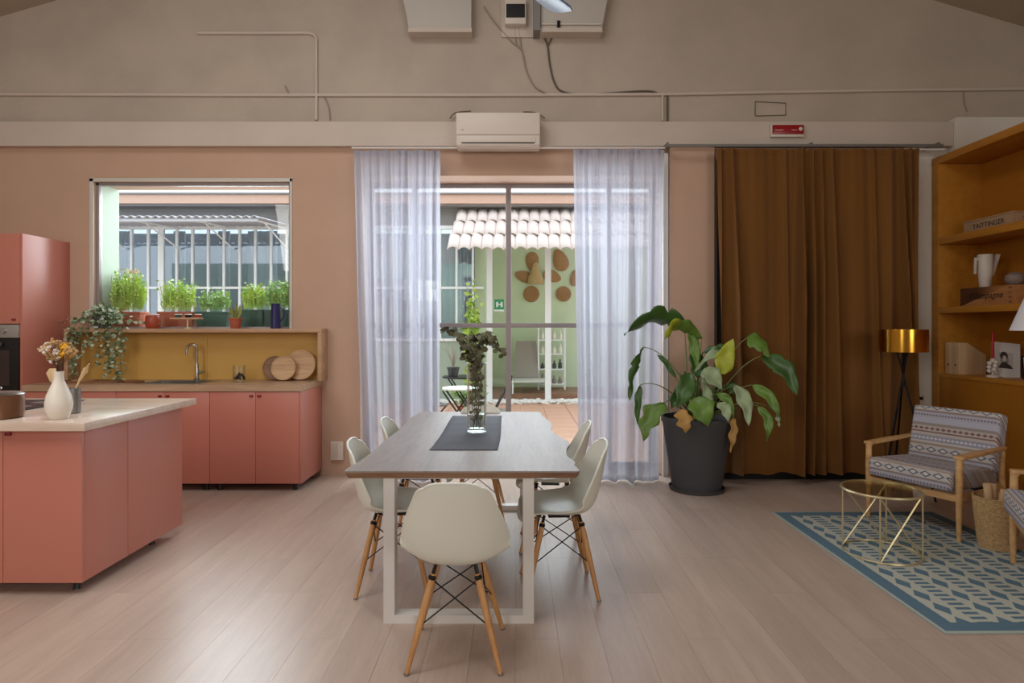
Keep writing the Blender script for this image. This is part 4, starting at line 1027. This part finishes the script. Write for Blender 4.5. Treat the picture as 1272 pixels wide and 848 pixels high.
bg_ = thing('kindling_bundle', 'rolled beige paper poking out of the seagrass basket', 'paper roll', (3.15, 4.03, .055))
q = MB()
for a, b in (((0, 0, 0), (-.05, -.01, .37)), ((.03, .02, 0), (.01, .02, .36)), ((.0, -.03, 0), (.04, -.04, .34))): q.tube([a, b], .024, 10)
q.build('rolls', M['file_wood'], bg_, smooth=True)
st = thing('side_table', 'round brass wire side table with smoked glass top on the rug', 'side table', (2.345, 3.92, .0095))
r = .222
def ring(r, z, n=48): return [(r*math.cos(2*PI*k/n), r*math.sin(2*PI*k/n), z) for k in range(n+1)]
MB().tube(ring(r, .006), .0062, 8, caps=False).build('base_ring', M['brass'], st, smooth=True)
MB().tube(ring(r*1.02, .405), .009, 8, caps=False).build('top_ring', M['brass'], st, smooth=True)
MB().lathe([(0, .407), (r*1.0, .407), (r*1.0, .413), (0, .413)], 44).build('glass_top', M['table_glass'], st)
for a in (2.45, 3.8+.35, 5.75, .9):
    MB().tube([(r*math.cos(a), r*math.sin(a), .006), (r*math.cos(a), r*math.sin(a), .40)], .0055, 8).build('upright', M['brass'], st, smooth=True)
for a, b in ((4.15, 5.75), (5.75, 4.15), (2.45, .9), (.9, 2.45)):
    MB().tube([(r*math.cos(a), r*math.sin(a), .006), (r*math.cos(b), r*math.sin(b), .40)], .0055, 8).build('diagonal', M['brass'], st, smooth=True)

# ------------------------------------------------------------------ courtyard
pv = box('courtyard_paving', M['grout'], -9.5, 6, YW+.39, 16, -.25, -.012); struct(pv)
tile = None
for i in range(9):
    for k in range(12):
        x, y = -1.8+i*.42, 6.6+k*.42
        if tile is None: tile = MB().box(-.206, .206, -.206, .206, -.012, 0).build('tile', M['paving'], pv, bevel=.002, seg=1); o = tile
        else: o = bpy.data.objects.new('tile', tile.data); COL.objects.link(o); o.parent = pv
        o.location = (x, y, 0)
q = MB()
for i in range(40):
    for k in range(14):
        x, y = -9.3+i*.42, 6.6+k*.42
        if -2.0 < x < 1.8 and y < 11.5: continue
        q.box(x-.206, x+.206, y-.206, y+.206, -.012, 0)
o = q.build('tile_field', M['paving'], pv); o['kind'] = 'stuff'
rp_ = random.Random(5); q = MB()
for k in range(1500):
    q.ball((rp_.uniform(-1.6, 2.6), rp_.uniform(11.62, 11.98), rp_.uniform(.0, .05)), rp_.uniform(.02, .045), 6, 4, (1.2, 1, .7))
tag(q.build('pebbles', M['pebble'], smooth=True), 'strip of white pebbles along the foot of the opposite facade', 'pebbles', kind='stuff')

bd = thing('opposite_building', 'pale courtyard building opposite with tall gridded glazing and green porch', 'building', (0, 12, 0))
box('base_wall', M['pale_green'], -9.2, -.70, .0, .2, 0, 1.21, bd)
box('upper_wall', M['sky_wall'], -9.2, 3.5, .0, .2, 3.45, 3.788, bd)
box('parapet', M['far_pink'], -9.2, 3.5, -.30, .2, 3.83, 4.00, bd)
box('gutter', M['sky_wall'], -9.2, 3.5, -.34, .2, 4.001, 4.03, bd)
box('roof_strip', M['sky_wall'], -9.2, 3.5, -.25, .2, 3.79, 3.829, bd)
box('interior_wall', M['far_inner'], -9.2, -.75, 1.0, 1.1, 0, 3.45, bd)
box('porch_wall', M['green'], -.74, 3.5, 1.55, 1.65, 0, 3.45, bd)
box('porch_side', M['green'], -.80, -.62, .12, 1.55, 0, 3.45, bd)
box('porch_deck', M['deck'], -.62, 3.5, .2, 1.55, 0, .14, bd)
box('porch_ceiling', M['far_white'], -.74, 3.5, .2, 1.55, 3.36, 3.44, bd)
bars = []
x = -9.1
thick = (-6.94, -.53)
xs = [-8.55, -8.2, -7.86, -7.52, -7.19]+[-6.94+.308*k for k in range(9)]
xs += [-4.35+.32*k for k in range(12)]
xs = sorted(set(round(v, 3) for v in xs if v < -.72))
for x in xs:
    w = .055 if abs(x+6.94) < .01 else .02
    box('bar', M['far_white'], x-w, x+w, -.03, .03, 1.21, 3.40, bd)
for a, b in zip(xs, xs[1:]):
    if b-a < .08: continue
    box('pane', M['far_glass'], a, b, 0, .006, 1.21, 3.40, bd)
box('rail', M['far_white'], -9.1, -.62, -.035, .035, 2.21, 2.255, bd)
box('rail', M['far_white'], -9.1, -.62, -.035, .035, 3.38, 3.45, bd)
box('rail', M['far_white'], -9.1, -.62, -.035, .035, 1.19, 1.24, bd)
box('post', M['far_white'], -.56, -.45, -.06, .05, 0, 3.4, bd)
box('post', M['far_white'], .585, .70, -.06, .05, 0, 3.4, bd)
box('post', M['far_white'], 2.3, 2.42, -.06, .05, 0, 3.4, bd)
for a, b in ((-6.9, -6.65), (-6.0, -5.75), (-5.4, -4.8), (-8.0, -7.7), (-1.2, -.95), (-3.4, -3.0)):
    MB().grid(lambda u, v, a=a, b=b: Vector((a+(b-a)*u, .35+.03*math.sin(u*25), .6+2.8*v)), 24, 1).build('drape', M['far_curtain'], bd, smooth=True)
# corrugated awning over the gridded glazing
aw = thing('corrugated_awning', 'corrugated sheet awning over the gridded glazing seen through the kitchen window', 'awning', (-6.3, 10.4, 3.34))
def cfn(u, v): x = -2.6+4.55*u; return Vector((x, 1.58*v, .11*v+.022*math.sin(x*2*PI/.14)))
MB().grid(cfn, 400, 1).build('sheet', M['poly'], aw, smooth=True, solid=.006)
box('front_batten', M['poly'], -2.6, 1.9, .04, .07, -.075, -.03, aw)
for k in range(5):
    x = -2.4+k*1.06
    MB().tube([(x, .05, -.05), (x, 1.55, .05)], .018).tube([(x, .5, -.03), (x, 1.55, -.34)], .014).build('bracket', M['far_white'], aw)
# tiled porch roof
tr = thing('tiled_porch_roof', 'whitewashed barrel tile canopy over the green porch', 'roof', (-1.2, 10.8, 2.80))
PT = .2; rows = 3; e0 = Vector((0, 0, 0)); slope = Vector((0, 1.2, .93)); ln = slope.length/rows
sdv = slope.normalized(); upv = Vector((0, -sdv.z, sdv.y))
def tile_fn(u, v):
    x = PT*u; y = (ln*1.1)*v; h = .06*abs(math.sin(PI*u))**.8+.024*(1-v)
    return Vector((x, 0, 0))+sdv*y+upv*(h)
tl = None
for rr in range(rows):
    for c in range(19):
        if tl is None: tl = MB().grid(tile_fn, 14, 2).build('roof_tile', M['tile_white'], tr, smooth=True, solid=.012); o = tl
        else:
            o = tl.copy(); COL.objects.link(o); o.parent = tr
        j_ = random.Random(rr*50+c)
        o.location = Vector((c*PT+rr*.035+(.0), 0, 0))+sdv*(ln*rr+j_.uniform(-.015, .015))+upv*(.016*rr*0+j_.uniform(0, .008))
box('rafter', M['far_white'], 0.1, 3.9, .5, .56, .26, .34, tr)
MB().box(0.08, 3.9, 1.05, 1.15, .74, .80).build('wall_plate', M['far_white'], tr)
# sign
sg = thing('exit_sign', 'green emergency exit sign on the porch wall of the courtyard', 'sign', (-.31+.0, 12.0, 0))
sg.location = (P(620, 378, 12.05).x, 12.05, P(620, 378, 12.05).z)
box('plate', M['sign_green'], -.095, .095, 0, .01, -.10, .10, sg)
box('strip', M['sign_white'], -.095, .095, 0, .01, -.135, -.101, sg)
box('pictogram', M['sign_white'], -.06, -.02, -.003, 0, -.05, .05, sg)
box('pictogram', M['sign_white'], .03, .07, -.003, 0, -.05, .05, sg)
box('pictogram', M['sign_white'], -.02, .03, -.003, 0, -.012, .012, sg)
box('hanger', M['far_white'], -.10, -.094, -.0, .05, -.135, .10, sg)
# the pole that carries it
# baskets on the porch wall
def wall_basket(label, px, py, kind, r, rot=0):
    p = P(px, py, 13.53); t = thing('wall_basket', label, 'basket', (p.x, 13.545, p.z), 0, 'woven baskets on the porch wall')
    if kind == 'round':
        prof = [(0, .05)]
        for k in range(8): rr = r*(k+1)/8; prof += [(rr-.008, .055-.03*(k/8)**2), (rr, .045-.035*(k/8)**2)]
        prof += [(r, .0)]
        o = MB().lathe(prof, 28).build('weave', M['rattan'], t, smooth=True); o.data.transform(Matrix.Rotation(PI/2, 4, 'X'))
    elif kind == 'leaf':
        pts = [(r*.75*math.sin(a)*(1-.25*math.cos(a)), r*1.15*-math.cos(a)) for a in [2*PI*k/20 for k in range(20)]]
        MB().prism(pts, -.03, 0, Matrix.Rotation(rot, 4, 'Y') @ Mx).prism([(x*.75, y*.75) for x, y in pts], -.045, -.03, Matrix.Rotation(rot, 4, 'Y') @ Mx).build('weave', M['rattan'], t, bevel=.006)
    else:
        MB().lathe([(r*1.05, -.21), (r*.92, -.18), (r*.8, -.05), (r*.5, .06), (r*.32, .2), (r*.22, .26), (0, .27)], 26, (0, -r*.5, 0), 1, .45).build('weave', M['straw'], t, smooth=True)
M['straw'] = mat('pale_straw', (206, 176, 122), .8, var=.25, scale=30, bump=.5, bscale=50, stretch=(1, 1, 6))
wall_basket('upper pointed woven fan on the porch wall above the straw bell', 661, 325, 'leaf', .19, 0)
wall_basket('left pointed woven fan on the porch wall beside the straw bell', 650, 343, 'leaf', .17, 1.9)
wall_basket('right woven fan half behind the white porch post', 686, 343, 'leaf', .18, -1.2)
wall_basket('pale straw bell in the middle of the porch wall cluster', 665, 341, 'bell', .19)
wall_basket('round woven tray left of the white porch post', 660, 365, 'round', .18)
wall_basket('round woven tray right of the white porch post', 700, 365, 'round', .17)
wall_basket('pointed woven fan high up right of the white porch post', 696, 323, 'leaf', .22, 2.8)
wall_basket('woven fan seen through the sheer curtain edge on the porch wall', 716, 345, 'leaf', .18, .5)
# rack with vases
rk = thing('porch_rack', 'white shelf rack with bottles on the green porch', 'shelf', (P(685, 450, 13.1).x, 13.1, .14))
for sx in (-.28, .28):
    for y in (-.14, .14): box('post', M['far_white'], sx-.015, sx+.015, y-.015, y+.015, 0, 1.36, rk)
for k, z in enumerate((.1, .42, .74, 1.04, 1.32)): box('shelf', M['far_white'], -.28, .28, -.15, .15, z, z+.02, rk)
rr_ = random.Random(6); n = 0
nm = ['lowest', 'second', 'third', 'fourth']
for k, z in enumerate((.12, .44, .76, 1.06)):
    for q_ in range(4):
        x = -.19+.125*q_; hgt = rr_.uniform(.12, .22); mm = 'cream_ceramic' if k > 1 else ('pot_grey' if k == 1 else 'stone')
        b_ = tag(MB().lathe([(.035, 0), (.042, .02), (.04, hgt*.55), (.016, hgt*.75), (.018, hgt), (0, hgt)], 12).build('bottle', M[mm], smooth=True, loc=(rk.location.x+x, 13.1, .14+z+.0005)),
                 ('leftmost', 'second from left', 'third from left', 'rightmost')[q_]+' of the '+('grey stoneware bottles on the lowest shelf', 'charcoal bottles on the second shelf', 'white bottles on the third shelf', 'white bottles on the top shelf')[k]+' of the porch rack', 'bottle', ('bottles on the lowest rack shelf', 'bottles on the second rack shelf', 'bottles on the third rack shelf', 'bottles on the top rack shelf')[k])
# lounger
lo = thing('sun_lounger', 'grey sling sun lounger on the green porch deck', 'sun lounger', (P(655, 480, 12.7).x, 12.6, .14))
MB().prism([(-.27, 0), (.27, 0), (.22, .80), (-.22, .80)], -.012, .012, Matrix.Translation((-.02, .30, .26)) @ Matrix.Rotation(-.30, 4, 'X') @ Mx).build('backrest', M['lounger'], lo, bevel=.004)
box('seat', M['lounger_pale'], -.27, .40, -.45, .30, .22, .25, lo, bevel=.004)
for sx in (-.30, .43):
    MB().tube([(sx, -.5, .23), (sx, .33, .23)], .018).tube([(sx, -.42, 0), (sx, -.42, .23)], .016).tube([(sx, .28, 0), (sx, .28, .23)], .016).build('frame', M['far_white'], lo)
# bistro set
def bistro(label, x, y, mt, r, z=.72):
    t = thing('bistro_table', label, 'table', (x, y, 0), 0)
    MB().lathe([(0, z-.02), (r, z-.02), (r, z), (0, z)], 32).build('top', mt, t)
    for s in (-1, 1):
        MB().tube([(-.25, s*.14, 0), (.22, s*.14, z-.03)], .011).tube([(.25, s*.14, 0), (-.22, s*.14, z-.03)], .011).build('crossed_legs', M['black_metal'], t)
    return t
bistro('round pale folding table outside the glazed door', -.66, 7.55, M['lounger_pale'], .24, .715)
bistro('dark folding table farther out in the courtyard', -.75, 9.0, M['black_metal'], .32, .74)
fo = thing('folding_chair', 'black folding garden chair outside behind the glass vase', 'chair', (-.28, 7.4, 0))
MB().prism([(-.19, -.18), (.19, -.18), (.19, .18), (-.19, .18)], .43, .45).build('seat', M['grey_metal'], fo, bevel=.004)
for s in (-1, 1):
    MB().tube([(-.20, s*.19, 0), (.24, s*.19, .86)], .011).tube([(.22, s*.17, 0), (-.17, s*.17, .44)], .011).build('side_frame', M['black_metal'], fo)
for z in (.66, .78): MB().bar((.24-(.86-z)*.51, -.19, z), (.24-(.86-z)*.51, .19, z), .012, .05).build('slat', M['black_metal'], fo)
fo2 = copy_tree(fo); fo2.location = (-1.12, 8.05, 0); fo2.rotation_euler = (0, 0, PI+.4); fo2['label'] = 'black folding garden chair outside left of the pale round table'
# plants outside
def shrub(name, label, loc, h, rx, n, mk, seed, leafs=.05, stems=5, potr=0, top=.35, cat='plant', flat=.8):
    t = thing(name, label, cat, loc); r_ = random.Random(seed)
    z0 = 0
    if potr: pot(t, potr, potr*1.5, M['terracotta']); z0 = potr*1.3
    tw_, l_ = MB(), MB()
    for k in range(stems):
        a = r_.uniform(0, 2*PI); e = Vector((math.cos(a)*rx*r_.uniform(.2, 1), math.sin(a)*rx*flat*r_.uniform(.2, 1), h*r_.uniform(.7, 1)))
        pts = bez((0, 0, z0), (e.x*.2, e.y*.2, z0+(e.z-z0)*.6), e, 8); tw_.tube(pts, [.006*(1-.08*i) for i in range(9)], 5)
        for j_ in range(n//stems):
            f = r_.uniform(top, 1); c = pts[min(8, int(f*8))]+Vector((r_.gauss(0, rx*.16), r_.gauss(0, rx*.13), r_.gauss(0, h*.05)))
            rleaf(l_, c, leafs*r_.uniform(.6, 1.2), r_)
    o = tw_.build('stems', M['twig'], t, smooth=True); o['kind'] = 'stuff'
    if n: o = l_.build('leaves', M[mk], t); o['kind'] = 'stuff'
    return t
shrub('bamboo_shrub', 'slender yellow green shrub in front of the gridded glazing', (P(588, 430, 11.3).x-.05, 11.3, 0), 2.35, .22, 520, 'fern', 1, .11, 6, 0, .3)
tw = thing('bare_tree', 'small bare branched potted tree in the courtyard', 'tree', (P(563, 470, 8.99).x, 8.99, .741))
pot(tw, .09, .13, M['pot_grey']); q = MB(); r_ = random.Random(8)
for k in range(12):
    e = Vector((r_.uniform(-.22, .22), r_.uniform(-.1, .1), r_.uniform(.35, .62))); q.tube(bez((0, 0, .1), (e.x*.1, e.y*.2, .28), e, 6), [.007, .006, .005, .004, .003, .003, .002], 5)
q.build('branches', M['cable'], tw, smooth=True)
shrub('low_shrub', 'low dark green shrub under the dark folding table', (-.80, 9.9, 0), .55, .42, 420, 'fern2', 3, .06, 9, .12, .3)
# planters on the outer sill
osl = tag(box('outer_sill', M['sky_wall'], KX0+.02, KX1, YW+.10, YW+.46, KZ0-.06, KZ0+.012), 'grey stone sill outside the kitchen window', 'sill')
def planter(label, px0, px1, mk, fk, seed, h=.17, n=300, fh=.26):
    Yp = 6.24; x0, x1 = (px0-VX)*Yp/F, (px1-VX)*Yp/F; cx = (x0+x1)/2; hw_ = (x1-x0)/2-.004
    t = thing('window_planter', label, 'planter', (cx, Yp, KZ0+.0125), 0, 'planters outside the kitchen window')
    q = MB(); a = .92
    q.add([(-hw_*a, -.06, 0), (hw_*a, -.06, 0), (hw_*a, .06, 0), (-hw_*a, .06, 0), (-hw_, -.075, h), (hw_, -.075, h), (hw_, .075, h), (-hw_, .075, h)], [(0, 3, 2, 1), (4, 5, 6, 7), (0, 1, 5, 4), (1, 2, 6, 5), (2, 3, 7, 6), (3, 0, 4, 7)])
    q.build('trough', M[mk], t, bevel=.004)
    box('rim', M[mk], -hw_-.003, hw_+.003, -.079, .079, h-.018, h+.001, t, bevel=.002)
    pf = thing('trough_plant', 'feathery green plant growing in the '+label, 'plant', (cx, Yp, KZ0+.0125+h+.002), 0)
    r_ = random.Random(seed); l_ = MB(); sts = MB()
    for k in range(n):
        b = Vector((r_.uniform(-hw_, hw_)*.9, r_.uniform(-.05, .05), 0)); e = b+Vector((r_.gauss(0, .05), r_.gauss(0, .03), fh*r_.uniform(.35, 1))); e.x = max(-hw_+.02, min(hw_-.02, e.x))
        blade_leaf(l_, b, e, r_.uniform(.003, .006), (r_.gauss(0, .02), 0, .01), 4)
        for z in range(3): rleaf(l_, b.lerp(e, r_.uniform(.4, 1)), r_.uniform(.02, .04), r_)
    o = l_.build('leaves', M[fk], pf); o['kind'] = 'stuff'
    return t
planter('short terracotta trough behind the ivy', 141, 180, 'terracotta', 'fern', 1, .16, 230, .44)
planter('terracotta trough behind the tray stand', 200, 244, 'terracotta', 'fern', 2, .16, 150, .34)
planter('dark green trough left of the snake plant', 246, 286, 'green_plastic', 'fern2', 3, .16, 100, .26)
planter('dark green trough right of the snake plant', 300, 330, 'green_plastic', 'fern', 4, .18, 120, .28)
planter('dark green trough behind the blue pitcher', 331, 362, 'green_plastic', 'fern2', 5, .18, 120, .34)
tp = thing('flowering_sprigs', 'tall pinkish flowering sprigs outside above the ivy', 'plant', (P(148, 400, 6.40).x, 6.40, KZ0+.0125))
q, q2 = MB(), MB(); r_ = random.Random(15)
pot(tp, .05, .10, M['terracotta'])
for k in range(20):
    e = Vector((r_.uniform(-.16, .26), r_.uniform(-.04, .03), r_.uniform(.3, .60))); pts = bez((0, 0, .08), (e.x*.3, 0, .3), e, 8); q.tube(pts, .002, 4)
    for c in pts[2:]:
        for z in range(4): rleaf(q2, c+Vector((r_.gauss(0, .02), 0, 0)), .04, r_)
q.build('stems', M['stem'], tp); o = q2.build('blossoms', M['bloom_pink'], tp); o['kind'] = 'stuff'
